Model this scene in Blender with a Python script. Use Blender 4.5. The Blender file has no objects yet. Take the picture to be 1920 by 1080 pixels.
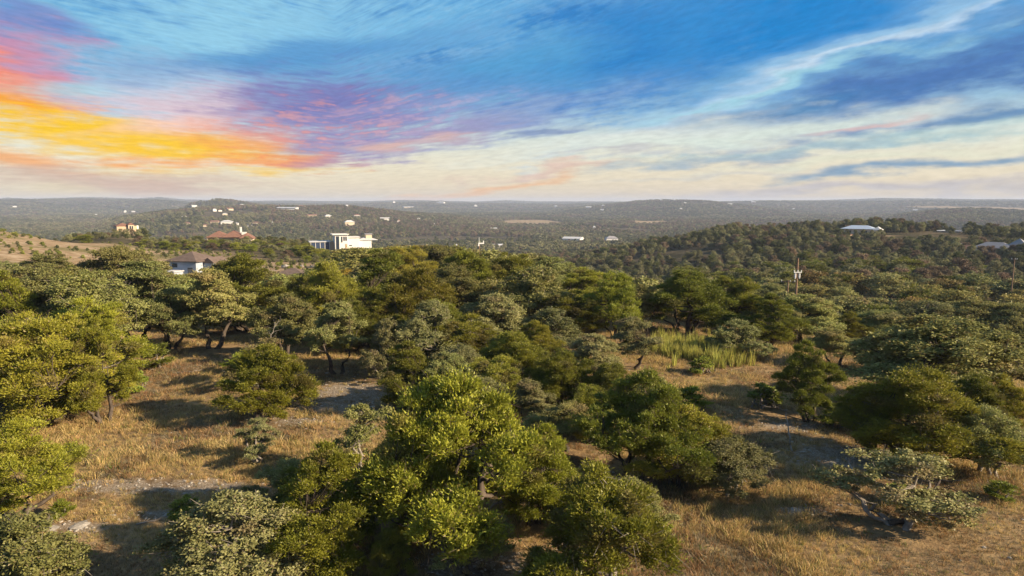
import bpy, math, random
import numpy as np
from mathutils import Vector, Matrix

R = math.radians
scene = bpy.context.scene
col = scene.collection

# ------------------------------------------------------------------ camera, exposure, render
CAM_Z = 14.0
PITCH = 7.21
FPX = 1280.0                                # focal length in pixels of a 1920 px wide picture
cam_d = bpy.data.cameras.new('camera')
cam_d.sensor_width = 36.0
cam_d.lens = 24.0
cam_d.clip_start = 0.5
cam_d.clip_end = 40000
cam = bpy.data.objects.new('camera', cam_d)
col.objects.link(cam)
cam.location = (0, 0, CAM_Z)
cam.rotation_euler = (R(90 - PITCH), 0, 0)
scene.camera = cam
scene.view_settings.view_transform = 'Standard'
scene.view_settings.look = 'None'
scene.view_settings.gamma = 1.0
scene.view_settings.use_curve_mapping = False
EXPO = 1.15
scene.view_settings.exposure = EXPO
scene.render.engine = 'CYCLES'
scene.cycles.use_denoising = True
scene.cycles.max_bounces = 6
scene.cycles.diffuse_bounces = 3
scene.cycles.glossy_bounces = 2
scene.cycles.transmission_bounces = 3
scene.cycles.transparent_max_bounces = 6
scene.cycles.volume_bounces = 0
scene.cycles.sample_clamp_indirect = 4.0

HAZE = 0.000095
SUN_EL, SUN_AZ = 24.0, 106.0                # azimuth clockwise from the viewing direction (+Y)


def lin(c, k=1.0):
    out = []
    for v in c[:3]:
        v = v / 255.0
        out.append((v / 12.92 if v <= 0.04045 else ((v + 0.055) / 1.055) ** 2.4) * k)
    return (*out, 1.0)


# ------------------------------------------------------------------ world: sunset sky
world = bpy.data.worlds.new('World')
scene.world = world
world.use_nodes = True
wt = world.node_tree
wt.nodes.clear()


def N(t, kind, **kw):
    n = t.nodes.new(kind)
    for k, v in kw.items():
        setattr(n, k, v)
    return n


def math_n(t, op, a, b=None, c=None, clamp=False):
    n = t.nodes.new('ShaderNodeMath')
    n.operation = op
    n.use_clamp = clamp
    for i, v in enumerate((a, b, c)):
        if v is None:
            continue
        if isinstance(v, (int, float)):
            n.inputs[i].default_value = v
        else:
            t.links.new(v, n.inputs[i])
    return n.outputs[0]


def comb(t, x, y, z=0.0):
    n = t.nodes.new('ShaderNodeCombineXYZ')
    for i, v in enumerate((x, y, z)):
        if isinstance(v, (int, float)):
            n.inputs[i].default_value = v
        else:
            t.links.new(v, n.inputs[i])
    return n.outputs[0]


def noise_n(t, vec, scale, detail=4, rough=0.55, lac=2.0, dist=0.0):
    n = t.nodes.new('ShaderNodeTexNoise')
    n.inputs['Scale'].default_value = scale
    n.inputs['Detail'].default_value = detail
    n.inputs['Roughness'].default_value = rough
    n.inputs['Lacunarity'].default_value = lac
    n.inputs['Distortion'].default_value = dist
    if vec is not None:
        t.links.new(vec, n.inputs['Vector'])
    return n


def maprange(t, v, a, b, c=0.0, d=1.0, mode='SMOOTHSTEP'):
    n = t.nodes.new('ShaderNodeMapRange')
    n.interpolation_type = mode
    n.inputs[1].default_value = a
    n.inputs[2].default_value = b
    n.inputs[3].default_value = c
    n.inputs[4].default_value = d
    if isinstance(v, (int, float)):
        n.inputs[0].default_value = v
    else:
        t.links.new(v, n.inputs[0])
    return n.outputs[0]


def mixc(t, fac, a, b, mode='MIX'):
    n = t.nodes.new('ShaderNodeMix')
    n.data_type = 'RGBA'
    n.blend_type = mode
    n.clamp_factor = True
    for sock, v in ((n.inputs[0], fac), (n.inputs[6], a), (n.inputs[7], b)):
        if isinstance(v, (int, float)):
            sock.default_value = v
        elif isinstance(v, tuple):
            sock.default_value = v
        else:
            t.links.new(v, sock)
    return n.outputs[2]


def ramp(t, fac, stops, interp='LINEAR'):
    n = t.nodes.new('ShaderNodeValToRGB')
    cr = n.color_ramp
    cr.interpolation = interp
    while len(cr.elements) < len(stops):
        cr.elements.new(1.0)
    while len(cr.elements) > len(stops):
        cr.elements.remove(cr.elements[-1])
    for e, (p, c) in zip(cr.elements, stops):
        e.position = p
        e.color = c
    t.links.new(fac, n.inputs[0])
    return n.outputs[0]


def ray_dir(px, row):
    """World direction seen at a point of the 1920x1080 photograph."""
    a = (px - 960.0) / FPX
    b = (540.0 - row) / FPX
    p = R(PITCH)
    return np.array([a, math.cos(p) + b * math.sin(p), -math.sin(p) + b * math.cos(p)])


def azel(px, row):
    d = ray_dir(px, row)
    return math.degrees(math.atan2(d[0], d[1])), math.degrees(math.atan2(d[2], math.hypot(d[0], d[1])))


SKYK = 1.0 / 2 ** EXPO
tc = N(wt, 'ShaderNodeTexCoord')
sx = N(wt, 'ShaderNodeSeparateXYZ')
wt.links.new(tc.outputs['Generated'], sx.inputs[0])
az = math_n(wt, 'MULTIPLY', math_n(wt, 'ARCTAN2', sx.outputs[0], sx.outputs[1]), 180 / math.pi)
el = math_n(wt, 'MULTIPLY', math_n(wt, 'ARCSINE', sx.outputs[2]), 180 / math.pi)
# streamlines of the high cloud spread out from a point low over the horizon
az14 = math_n(wt, 'ADD', az, 14.0)
fan = math_n(wt, 'ADD', math_n(wt, 'ADD', math_n(wt, 'MULTIPLY', math_n(wt, 'MAXIMUM', az14, 0.0), 0.035),
                               math_n(wt, 'MULTIPLY', math_n(wt, 'MINIMUM', az14, 0.0), -0.010)), 1.0)
s = math_n(wt, 'DIVIDE', el, fan)
streakv = comb(wt, math_n(wt, 'MULTIPLY', az, 0.055), math_n(wt, 'MULTIPLY', s, 0.62), 0.0)
st1 = noise_n(wt, streakv, 1.0, 4, 0.62).outputs['Fac']
streakv2 = comb(wt, math_n(wt, 'MULTIPLY', az, 0.16), math_n(wt, 'MULTIPLY', s, 1.9), 4.0)
st2 = noise_n(wt, streakv2, 1.0, 4, 0.58).outputs['Fac']
st3 = noise_n(wt, comb(wt, math_n(wt, 'MULTIPLY', az, 0.42), math_n(wt, 'MULTIPLY', s, 4.6), 7.0), 1.0, 3, 0.52).outputs['Fac']
puffv = comb(wt, math_n(wt, 'MULTIPLY', az, 0.55), math_n(wt, 'MULTIPLY', el, 1.15), 9.0)
puff = noise_n(wt, puffv, 1.0, 4, 0.62).outputs['Fac']
wv = comb(wt, math_n(wt, 'MULTIPLY', az, 0.07), math_n(wt, 'MULTIPLY', el, 0.3), 2.0)
wn = N(wt, 'ShaderNodeSeparateColor')
wt.links.new(noise_n(wt, wv, 1.0, 2, 0.6).outputs['Color'], wn.inputs[0])
azw = math_n(wt, 'ADD', az, math_n(wt, 'MULTIPLY', math_n(wt, 'SUBTRACT', wn.outputs[0], 0.5), 16.0))
elw = math_n(wt, 'ADD', el, math_n(wt, 'MULTIPLY', math_n(wt, 'SUBTRACT', wn.outputs[1], 0.5), 3.2))
elw = math_n(wt, 'ADD', elw, math_n(wt, 'MULTIPLY', math_n(wt, 'SUBTRACT', st2, 0.5), 1.5))
P = comb(wt, azw, elw, 0.0)
# a blend of streaks and mottling that breaks every cloud edge
tex = math_n(wt, 'ADD', math_n(wt, 'ADD', math_n(wt, 'MULTIPLY', st1, 0.26), math_n(wt, 'MULTIPLY', st3, 0.26)),
             math_n(wt, 'ADD', math_n(wt, 'MULTIPLY', st2, 0.24), math_n(wt, 'MULTIPLY', puff, 0.24)))

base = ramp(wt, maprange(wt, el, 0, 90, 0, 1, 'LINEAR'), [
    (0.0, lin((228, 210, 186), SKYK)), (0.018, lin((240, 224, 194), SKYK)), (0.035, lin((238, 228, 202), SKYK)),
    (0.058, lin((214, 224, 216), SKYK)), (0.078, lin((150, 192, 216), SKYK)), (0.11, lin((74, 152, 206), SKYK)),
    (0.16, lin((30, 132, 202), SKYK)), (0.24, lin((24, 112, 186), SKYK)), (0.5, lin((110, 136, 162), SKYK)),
    (1.0, lin((112, 130, 150), SKYK))])  # unseen upper sky greyed and lightened to neutralise and lift the shadows
nish = N(wt, 'ShaderNodeTexSky')
nish.sky_type = 'NISHITA'
nish.sun_disc = False
nish.sun_elevation = R(SUN_EL)
nish.sun_rotation = R(SUN_AZ)
nish.dust_density = 2.0
nsc = mixc(wt, 1.0, nish.outputs[0], (0.10, 0.10, 0.10, 1), 'MULTIPLY')
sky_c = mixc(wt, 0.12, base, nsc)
# thin mottled cirrus everywhere, out of frame too
cir = maprange(wt, tex, 0.42, 0.68, 0, 1)
cirm = math_n(wt, 'MULTIPLY', cir, maprange(wt, el, 3, 9, 0.0, 0.5))
sky_c = mixc(wt, cirm, sky_c, lin((158, 198, 226), SKYK))
drk = math_n(wt, 'MULTIPLY', maprange(wt, st1, 0.5, 0.34, 0, 1), maprange(wt, el, 4, 10, 0.0, 0.45))
sky_c = mixc(wt, drk, sky_c, lin((24, 112, 190), SKYK))

# px, row, half width, half height, tilt (deg, rising to the right), colour, amount
CLOUDS = [
    (150, 18, 190, 42, 0, (48, 142, 206), .75),
    (430, 66, 470, 100, 4, (146, 204, 232), 1.0),
    (860, 40, 260, 62, 7, (112, 182, 226), .7),
    (820, 120, 460, 90, 10, (150, 196, 228), .6, 1),
    (1300, 90, 300, 90, 10, (80, 165, 218), .6, 1),
    (300, 128, 300, 34, 0, (116, 172, 214), .7),
    (350, 190, 320, 60, -2, (190, 205, 226), .85),
    (560, 112, 260, 34, 9, (62, 134, 198), .75),
    (700, 90, 300, 20, 9, (96, 160, 212), .6),
    (10, 40, 80, 70, 0, (118, 130, 196), .75),
    (40, 105, 130, 46, -14, (206, 142, 172), .85),
    (20, 150, 140, 36, -16, (250, 142, 108), .95),
    (0, 190, 130, 34, -10, (255, 168, 46), 1.0),
    (130, 165, 120, 20, 0, (172, 214, 226), .7),
    (440, 212, 190, 34, 0, (238, 204, 206), .8),
    (850, 155, 250, 58, 8, (86, 146, 204), .75),
    (780, 205, 160, 26, 8, (140, 160, 206), .7),
    (620, 205, 190, 62, 2, (120, 122, 184), .95),
    (620, 268, 150, 36, 6, (148, 138, 188), .85),
    (130, 236, 260, 30, -5, (255, 206, 12), 1.0),
    (320, 238, 190, 16, 6, (250, 206, 190), .85),
    (290, 280, 280, 30, -3, (255, 204, 22), 1.05),
    (50, 308, 180, 18, -8, (250, 166, 78), .8),
    (440, 262, 120, 26, 4, (250, 156, 96), .6),
    (450, 304, 200, 16, 3, (252, 156, 84), .75),
    (560, 306, 110, 10, 8, (210, 134, 140), .5),
    (630, 232, 180, 40, 6, (232, 158, 148), .75, 1),
    (560, 300, 150, 26, 5, (244, 150, 96), .8, 1),
    (860, 215, 200, 40, 10, (196, 190, 216), .7, 1),
    (700, 215, 110, 12, 6, (150, 148, 196), .6),
    (470, 322, 190, 8, 3, (252, 210, 90), .8),
    (200, 345, 260, 20, -2, (208, 178, 160), .85),
    (20, 352, 110, 14, 0, (232, 216, 176), .7),
    (880, 238, 270, 26, 13, (148, 146, 192), .9),
    (760, 262, 110, 9, 4, (236, 190, 166), .7),
    (1110, 185, 210, 38, 14, (150, 178, 214), .6),
    (1210, 100, 280, 92, 8, (22, 126, 200), .85),
    (1010, 110, 130, 50, 8, (92, 172, 216), .5),
    (1500, 36, 230, 64, 0, (6, 130, 206), .85),
    (1300, 60, 130, 50, 40, (60, 145, 210), .5),
    (1730, 150, 400, 74, 15, (74, 120, 182), 1.0),
    (1560, 112, 520, 34, 17.5, (120, 176, 222), .8),
    (1540, 118, 480, 17, 17.5, (196, 218, 236), 1.0),
    (1640, 70, 330, 12, 17, (120, 180, 222), .7),
    (1440, 166, 320, 9, 13, (156, 208, 226), .9),
    (1440, 212, 230, 18, 6, (62, 126, 182), .95),
    (1020, 242, 90, 8, 6, (124, 146, 188), .8),
    (1180, 262, 260, 26, 7, (226, 232, 222), .85),
    (1420, 244, 330, 13, 5, (218, 230, 220), .9),
    (1690, 216, 110, 12, 9, (206, 218, 216), .9),
    (1850, 214, 200, 18, 8, (92, 138, 184), .9),
    (1560, 238, 120, 6, 6, (226, 190, 186), .75),
    (1600, 262, 420, 12, 4, (168, 202, 206), .7),
    (1330, 296, 260, 9, 6, (156, 180, 196), .75),
    (1180, 282, 130, 6, 6, (186, 184, 192), .6),
    (1640, 288, 330, 10, 5, (228, 228, 204), .8),
    (1720, 306, 300, 13, 7, (130, 162, 188), 1.0),
    (1010, 322, 150, 7, 6, (226, 194, 178), .8),
    (900, 354, 180, 8, 9, (242, 190, 140), .85),
    (1330, 330, 200, 6, 3, (206, 206, 200), .6),
    (1600, 356, 480, 11, 3, (190, 186, 192), .8),
]
mott = maprange(wt, math_n(wt, 'ADD', math_n(wt, 'MULTIPLY', puff, 0.6), math_n(wt, 'MULTIPLY', st3, 0.4)), 0.46, 0.62)
for (px, row, hw, hh, ang, c, amt, *rest_) in CLOUDS:
    a0, e0 = azel(px, row)
    a1, _ = azel(px + hw * 0.5, row)
    a2, _ = azel(px - hw * 0.5, row)
    _, e1 = azel(px, row - 0.5 * hh)
    _, e2 = azel(px, row + 0.5 * hh)
    mp = N(wt, 'ShaderNodeMapping', vector_type='TEXTURE')
    mp.inputs['Location'].default_value = (a0, e0, 0)
    mp.inputs['Rotation'].default_value = (0, 0, R(ang))
    mp.inputs['Scale'].default_value = (max(a1 - a2, .1), max(e1 - e2, .05), 1)
    wt.links.new(P, mp.inputs['Vector'])
    ln = N(wt, 'ShaderNodeVectorMath', operation='LENGTH')
    wt.links.new(mp.outputs[0], ln.inputs[0])
    # distance, pushed in and out by the streak texture
    q = math_n(wt, 'ADD', ln.outputs['Value'], math_n(wt, 'MULTIPLY', math_n(wt, 'SUBTRACT', tex, 0.5), -4.3))
    m = maprange(wt, q, 1.55, 0.15, 0.0, min(amt, 1.0))
    if len(rest_):
        m = math_n(wt, 'MULTIPLY', m, mott)
    sky_c = mixc(wt, m, sky_c, lin(c, SKYK))
# fine silky texture over all of it
fine = noise_n(wt, comb(wt, math_n(wt, 'MULTIPLY', az, 0.9), math_n(wt, 'MULTIPLY', s, 7.0), 1.0), 1.0, 2, 0.6).outputs['Fac']
fm = maprange(wt, fine, 0.3, 0.7, 0.92, 1.08, 'LINEAR')
fc = N(wt, 'ShaderNodeCombineColor')
for i in range(3):
    wt.links.new(fm, fc.inputs[i])
sky_c = mixc(wt, 1.0, sky_c, fc.outputs[0], 'MULTIPLY')
# below the horizon the far land hides the sky
sky_c = mixc(wt, maprange(wt, el, -2.5, -0.6, 1, 0), sky_c, (0.10, 0.10, 0.09, 1))
bgn = N(wt, 'ShaderNodeBackground')
bgn.inputs['Strength'].default_value = 1.0
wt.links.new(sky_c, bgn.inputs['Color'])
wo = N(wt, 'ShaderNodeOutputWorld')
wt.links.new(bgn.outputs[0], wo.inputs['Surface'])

# ------------------------------------------------------------------ sun
sd = bpy.data.lights.new('sun', 'SUN')
sd.energy = 5.0
sd.angle = R(0.6)
sd.color = (1.0, 0.80, 0.55)
sun = bpy.data.objects.new('sun', sd)
col.objects.link(sun)
to_sun = Vector((math.sin(R(SUN_AZ)) * math.cos(R(SUN_EL)), math.cos(R(SUN_AZ)) * math.cos(R(SUN_EL)), math.sin(R(SUN_EL))))
sun.rotation_euler = to_sun.to_track_quat('Z', 'Y').to_euler()

# ------------------------------------------------------------------ numeric helpers
rng = np.random.default_rng(7)


def _hash(ix, iy, seed):
    h = (ix.astype(np.int64) * 374761393 + iy.astype(np.int64) * 668265263 + seed * 974634777) & 0xFFFFFFFF
    h = ((h ^ (h >> 13)) * 1274126177) & 0xFFFFFFFF
    h = h ^ (h >> 16)
    return (h & 0xFFFF) / 65535.0


def vnoise(x, y, seed=0):
    x = np.asarray(x, float); y = np.asarray(y, float)
    ix = np.floor(x); iy = np.floor(y)
    fx = x - ix; fy = y - iy
    fx = fx * fx * (3 - 2 * fx); fy = fy * fy * (3 - 2 * fy)
    a = _hash(ix, iy, seed); b = _hash(ix + 1, iy, seed)
    c = _hash(ix, iy + 1, seed); d = _hash(ix + 1, iy + 1, seed)
    return (a * (1 - fx) + b * fx) * (1 - fy) + (c * (1 - fx) + d * fx) * fy


def fbm(x, y, oct=4, seed=0):
    v = 0.0; a = 0.5; t = 0.0
    for o in range(oct):
        v = v + a * vnoise(x * 2 ** o, y * 2 ** o, seed + o * 17); t += a; a *= 0.5
    return v / t - 0.5


def az_of(px):
    return math.atan((px - 960) / FPX / (math.cos(R(PITCH))))


# ------------------------------------------------------------------ the lie of the land
# heights (m) along a few bearings; between them the land is smooth
T_D = [0, 40, 70, 90, 110, 130, 160, 200, 250, 320, 400, 500, 600, 800, 1200, 2000, 4000]
T_PX = [-500, 0, 130, 220, 300, 450, 600, 760, 900, 1050, 1200, 1340, 1500, 1700, 1920, 2500]
T_H = [
    [0, 0, 0, 0, 0, 0, .3, 1, 2, 4.2, -3, -18, -30, -48, -62, -66, -66],
    [0, 0, 0, 0, 0, 0, .3, 1, 2, 4.0, -3, -18, -30, -48, -62, -66, -66],
    [0, 0, 0, 0, 0, -.5, -1, -1.0, -.8, -1.5, -6, -20, -32, -50, -62, -66, -66],
    [0, 0, 0, 0, -.5, -1.5, -2.5, -3, -3, -2.0, -2.5, -5, -24, -48, -62, -66, -66],
    [0, 0, 0, -.5, -1.5, -2.5, -4, -4.5, -5, -5.5, -7, -13, -28, -48, -62, -66, -66],
    [0, 0, 0, -.5, -1.5, -2.5, -3.5, -5, -6, -6.5, -7, -18, -32, -50, -62, -66, -66],
    [0, 0, 0, 0, -1, -2, -3, -5, -7, -8.5, -10, -22, -36, -52, -62, -66, -66],
    [0, 0, 0, 0, 0, 0, -3, -8, -14, -22, -30, -38, -44, -54, -62, -66, -66],
    [0, 0, 0, 0, 0, -2, -7, -14, -20, -27, -33, -39, -45, -54, -62, -66, -66],
    [0, 0, 0, 0, -1.5, -5, -11, -17, -23, -28, -32, -37, -42, -52, -61, -66, -66],
    [0, 0, 0, -.5, -3, -8, -14, -19, -23, -26, -26, -22, -28, -46, -60, -66, -66],
    [0, 0, 0, -1.5, -5, -9, -13, -16, -18, -20, -20, -11, -12, -42, -60, -66, -66],
    [0, 0, -.5, -2.5, -6, -9, -11, -12.5, -15, -17, -16, -8.5, -7, -33, -60, -66, -66],
    [0, 0, -1, -3.5, -7, -9.5, -11, -12.5, -15, -16.5, -15, -10, -7.5, -33, -60, -66, -66],
    [0, 0, -1.5, -5, -8, -10, -12, -13, -15, -17, -15, -10.5, -8, -33, -60, -66, -66],
    [0, 0, -1.5, -5, -8, -10, -12, -13, -15, -17, -15, -10.5, -8, -33, -60, -66, -66],
]
_az = np.array([az_of(p) for p in T_PX])
_ld = np.log(np.array(T_D, float) + 30.0)
GA = np.linspace(_az[0], _az[-1], 161)
GD = np.linspace(_ld[0], _ld[-1], 241)
_t1 = np.array([np.interp(GD, _ld, row) for row in T_H])
TAB = np.array([np.interp(GA, _az, _t1[:, j]) for j in range(len(GD))]).T


def _smooth(a, k, axis):
    w = np.exp(-np.linspace(-2, 2, 2 * k + 1) ** 2); w /= w.sum()
    pad = [(0, 0), (0, 0)]; pad[axis] = (k, k)
    p = np.pad(a, pad, mode='edge')
    return sum(wi * np.take(p, range(i, i + a.shape[axis]), axis=axis) for i, wi in enumerate(w))


TAB = _smooth(_smooth(TAB, 3, 0), 3, 1)

# far ridges: distance, half depth, and the picture row their crest reaches at given columns
RIDGES = [
    (2500, 700, [(-400, 415), (180, 415), (250, 400), (330, 391), (400, 385), (500, 385), (560, 386), (640, 384), (700, 389), (780, 399), (860, 406), (950, 414), (1000, 430)], 5, 3),
    (3700, 500, [(330, 400), (365, 381), (390, 375), (415, 372.5), (440, 374), (470, 379), (500, 384), (560, 400)], 5, 5),
    (3200, 700, [(1500, 430), (1600, 410), (1650, 403), (1700, 394), (1750, 390), (1800, 388), (1850, 389), (1920, 392), (2100, 396), (2600, 396)], 5, 7),
    (4600, 900, [(1000, 400), (1060, 390), (1120, 384), (1160, 380), (1190, 376), (1240, 374), (1320, 376), (1380, 382), (1430, 388), (1550, 398)], 5, 9),
    (6500, 1300, [(-500, 377), (0, 375), (100, 374), (180, 372.5), (230, 374), (300, 374), (380, 379), (470, 379), (560, 381), (680, 381), (720, 379), (800, 378), (822, 377), (860, 380), (960, 381), (1060, 382), (1200, 378), (1340, 378), (1430, 376), (1500, 376.5), (1600, 377), (1700, 376), (1920, 377), (2500, 377)], 3, 11),
    (9000, 1200, [(-500, 377), (0, 375), (30, 372), (70, 374), (180, 371), (270, 373), (310, 370), (350, 374), (480, 377), (540, 376), (610, 377), (700, 377), (760, 375), (900, 378), (950, 375.5), (1000, 377.5), (1200, 378), (1450, 377), (1600, 374), (1640, 372.5), (1700, 373), (1800, 374.5), (1920, 375), (2500, 375)], 3, 13),
]


def H(x, y):
    x = np.asarray(x, float); y = np.asarray(y, float)
    d = np.hypot(x, y); a = np.arctan2(x, y)
    fa = np.clip((a - GA[0]) / (GA[1] - GA[0]), 0, len(GA) - 1.001)
    fd = np.clip((np.log(d + 30.0) - GD[0]) / (GD[1] - GD[0]), 0, len(GD) - 1.001)
    i = fa.astype(int); j = fd.astype(int); u = fa - i; v = fd - j
    z = (TAB[i, j] * (1 - u) + TAB[i + 1, j] * u) * (1 - v) + (TAB[i, j + 1] * (1 - u) + TAB[i + 1, j + 1] * u) * v
    near = np.clip((d - 25) / 300, 0, 1)
    z = z + fbm(x / 9, y / 9, 3, 3) * 0.7 * (1 - near) + fbm(x / 70, y / 70, 3, 5) * 5.0 * near * np.clip((d - 100) / 300, 0, 1)
    mid = np.clip((d - 600) / 900, 0, 1)
    z = z + fbm(x / 420, y / 420, 4, 8) * 26 * mid
    for (D, Wd, pts, amp, sd_) in RIDGES:
        pa = np.array([az_of(p) for p, _ in pts]); pz = np.array([CAM_Z - D * (r_ - 378.0) / FPX for _, r_ in pts]) - 7.0
        cz = np.interp(a, pa, pz) + fbm(x / 260, y / 260, 4, sd_) * amp * 2
        Dn = D + fbm(a * 9, a * 0 + sd_, 3, sd_) * Wd * 0.8
        t = np.clip(1 - np.abs(d - Dn) / (Wd * 2.0), 0, 1); t = t * t * (3 - 2 * t)
        zr = -66 + (cz + 66) * t
        z = np.where(d > 900, np.maximum(z, zr) + np.minimum(0, 0), z)
    return z


def h1(x, y):
    return float(H(np.array([x]), np.array([y]))[0])


def at(px, row, dmin=15.0, dmax=9000.0):
    """Ground point under a point of the photograph (first hit of the sight line with the land)."""
    d = ray_dir(px, row)
    hor = math.hypot(d[0], d[1])
    dist = dmin * (dmax / dmin) ** np.linspace(0, 1, 3000)
    t = dist / hor
    X = d[0] * t; Y = d[1] * t; Z = CAM_Z + d[2] * t
    below = Z <= H(X, Y)
    k = int(np.argmax(below)) if below.any() else len(dist) - 1
    return float(X[k]), float(Y[k])


def polar(px, dist):
    a = az_of(px)
    return dist * math.sin(a), dist * math.cos(a)


# ------------------------------------------------------------------ object helpers
def tag(o, label=None, cat=None, group=None, kind=None):
    if label: o['label'] = label
    if cat: o['category'] = cat
    if group: o['group'] = group
    if kind: o['kind'] = kind
    return o


def mesh_np(name, verts, faces, mats=(), face_mat=None, attr=None, smooth=False):
    """faces: (n,3) or (n,4) int array, or a list of such arrays"""
    me = bpy.data.meshes.new(name)
    fl = faces if isinstance(faces, list) else [faces]
    fl = [np.asarray(f, np.int32) for f in fl if len(f)]
    nv = len(verts)
    me.vertices.add(nv)
    me.vertices.foreach_set('co', np.asarray(verts, np.float32).ravel())
    loops = np.concatenate([f.ravel() for f in fl])
    tot = np.concatenate([np.full(len(f), f.shape[1], np.int32) for f in fl])
    start = np.concatenate([[0], np.cumsum(tot)[:-1]]).astype(np.int32)
    me.loops.add(len(loops))
    me.loops.foreach_set('vertex_index', loops)
    me.polygons.add(len(tot))
    me.polygons.foreach_set('loop_start', start)
    me.polygons.foreach_set('loop_total', tot)
    for m in mats:
        me.materials.append(m)
    if face_mat is not None:
        me.polygons.foreach_set('material_index', np.asarray(face_mat, np.int32))
    me.polygons.foreach_set('use_smooth', np.full(len(tot), bool(smooth)))
    me.update(calc_edges=True)
    if attr:
        for k, v in attr.items():
            a = me.attributes.new(k, 'FLOAT', 'POINT')
            a.data.foreach_set('value', np.asarray(v, np.float32))
    return me


def link(name, me, parent=None, loc=None):
    o = bpy.data.objects.new(name, me)
    col.objects.link(o)
    if parent is not None:
        o.parent = parent
    if loc is not None:
        o.location = loc
    return o


# ------------------------------------------------------------------ materials
def new_mat(name):
    m = bpy.data.materials.new(name)
    m.use_nodes = True
    t = m.node_tree
    t.nodes.clear()
    out = N(t, 'ShaderNodeOutputMaterial')
    return m, t, out


def leaf_mat(name, dark, light, trans=0.3, dead=(0.12, 0.085, 0.05, 1), deadamt=0.0, use_obj=True, hue=0.0):
    m, t, out = new_mat(name)
    at_ = N(t, 'ShaderNodeAttribute', attribute_name='tint')
    oi = N(t, 'ShaderNodeObjectInfo')
    c = mixc(t, at_.outputs['Fac'], (*dark, 1), (*light, 1))
    if deadamt > 0:
        d_ = N(t, 'ShaderNodeAttribute', attribute_name='dead')
        c = mixc(t, d_.outputs['Fac'], c, dead)
    v = maprange(t, oi.outputs['Random'], 0, 1, 0.70, 1.25, 'LINEAR')
    hs = N(t, 'ShaderNodeHueSaturation')
    hs.inputs['Saturation'].default_value = 1.0
    r2 = math_n(t, 'FRACT', math_n(t, 'MULTIPLY', oi.outputs['Random'], 7.31))
    t.links.new(maprange(t, r2, 0, 1, 0.486, 0.513, 'LINEAR'), hs.inputs['Hue'])
    t.links.new(v, hs.inputs['Value'])
    t.links.new(c, hs.inputs['Color'])
    c = hs.outputs[0]
    if use_obj:
        c = mixc(t, 1.0, c, oi.outputs['Color'], 'MULTIPLY')
    df = N(t, 'ShaderNodeBsdfDiffuse'); t.links.new(c, df.inputs['Color'])
    tr = N(t, 'ShaderNodeBsdfTranslucent'); t.links.new(c, tr.inputs['Color'])
    mx = N(t, 'ShaderNodeMixShader'); mx.inputs[0].default_value = trans
    t.links.new(df.outputs[0], mx.inputs[1]); t.links.new(tr.outputs[0], mx.inputs[2])
    gl = N(t, 'ShaderNodeBsdfAnisotropic'); gl.inputs['Roughness'].default_value = 0.45
    gl.inputs['Color'].default_value = (0.8, 0.8, 0.8, 1)
    m2 = N(t, 'ShaderNodeMixShader'); m2.inputs[0].default_value = 0.018
    t.links.new(mx.outputs[0], m2.inputs[1]); t.links.new(gl.outputs[0], m2.inputs[2])
    t.links.new(m2.outputs[0], out.inputs['Surface'])
    return m


def plain_mat(name, c, rough=0.8, var=0.15, scale=3.0, spec=0.3, metal=0.0, bump=0.0):
    m, t, out = new_mat(name)
    b = N(t, 'ShaderNodeBsdfPrincipled')
    tcn = N(t, 'ShaderNodeTexCoord')
    nz = noise_n(t, tcn.outputs['Object'], scale, 4, 0.6)
    k = maprange(t, nz.outputs['Fac'], 0.3, 0.7, 1 - var, 1 + var, 'LINEAR')
    cc = N(t, 'ShaderNodeCombineColor')
    for i in range(3): t.links.new(k, cc.inputs[i])
    t.links.new(mixc(t, 1.0, (*c, 1), cc.outputs[0], 'MULTIPLY'), b.inputs['Base Color'])
    b.inputs['Roughness'].default_value = rough
    b.inputs['Specular IOR Level'].default_value = spec
    b.inputs['Metallic'].default_value = metal
    if bump:
        bp = N(t, 'ShaderNodeBump'); bp.inputs['Strength'].default_value = bump; bp.inputs['Distance'].default_value = 0.05
        t.links.new(nz.outputs['Fac'], bp.inputs['Height']); t.links.new(bp.outputs[0], b.inputs['Normal'])
    t.links.new(b.outputs[0], out.inputs['Surface'])
    return m


M = {}
M['juniper'] = leaf_mat('juniper_foliage', (0.130, 0.145, 0.026), (0.325, 0.315, 0.050), 0.28, deadamt=1, dead=(0.17, 0.125, 0.075, 1))
M['oak'] = leaf_mat('oak_foliage', (0.125, 0.140, 0.046), (0.320, 0.310, 0.130), 0.22, deadamt=1, dead=(0.20, 0.15, 0.09, 1))
M['shrub'] = leaf_mat('shrub_foliage', (0.13, 0.165, 0.03), (0.32, 0.34, 0.06), 0.28, deadamt=1)
M['far_leaf'] = leaf_mat('woodland_foliage', (0.050, 0.060, 0.022), (0.130, 0.130, 0.055), 0.15, deadamt=1, dead=(0.15, 0.11, 0.075, 1), use_obj=False)
M['grass'] = leaf_mat('dry_grass', (0.35, 0.25, 0.105), (0.68, 0.49, 0.21), 0.35, deadamt=1, dead=(0.19, 0.20, 0.06, 1), use_obj=False)
M['weed'] = leaf_mat('green_weed', (0.28, 0.29, 0.06), (0.50, 0.48, 0.12), 0.35, deadamt=1, use_obj=False)
M['sprout'] = leaf_mat('green_sprout', (0.12, 0.17, 0.03), (0.24, 0.28, 0.05), 0.35, deadamt=1, use_obj=False)
M['bark'] = plain_mat('bark', (0.085, 0.068, 0.055), 0.95, 0.4, 4.0, 0.1)
M['bark_pale'] = plain_mat('pale_bark', (0.21, 0.185, 0.16), 0.95, 0.35, 4.0, 0.1)
M['dead_wood'] = plain_mat('dead_wood', (0.30, 0.26, 0.22), 0.95, 0.35, 6.0, 0.1)
M['rock'] = plain_mat('limestone', (0.33, 0.30, 0.26), 0.95, 0.35, 5.0, 0.1)


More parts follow.
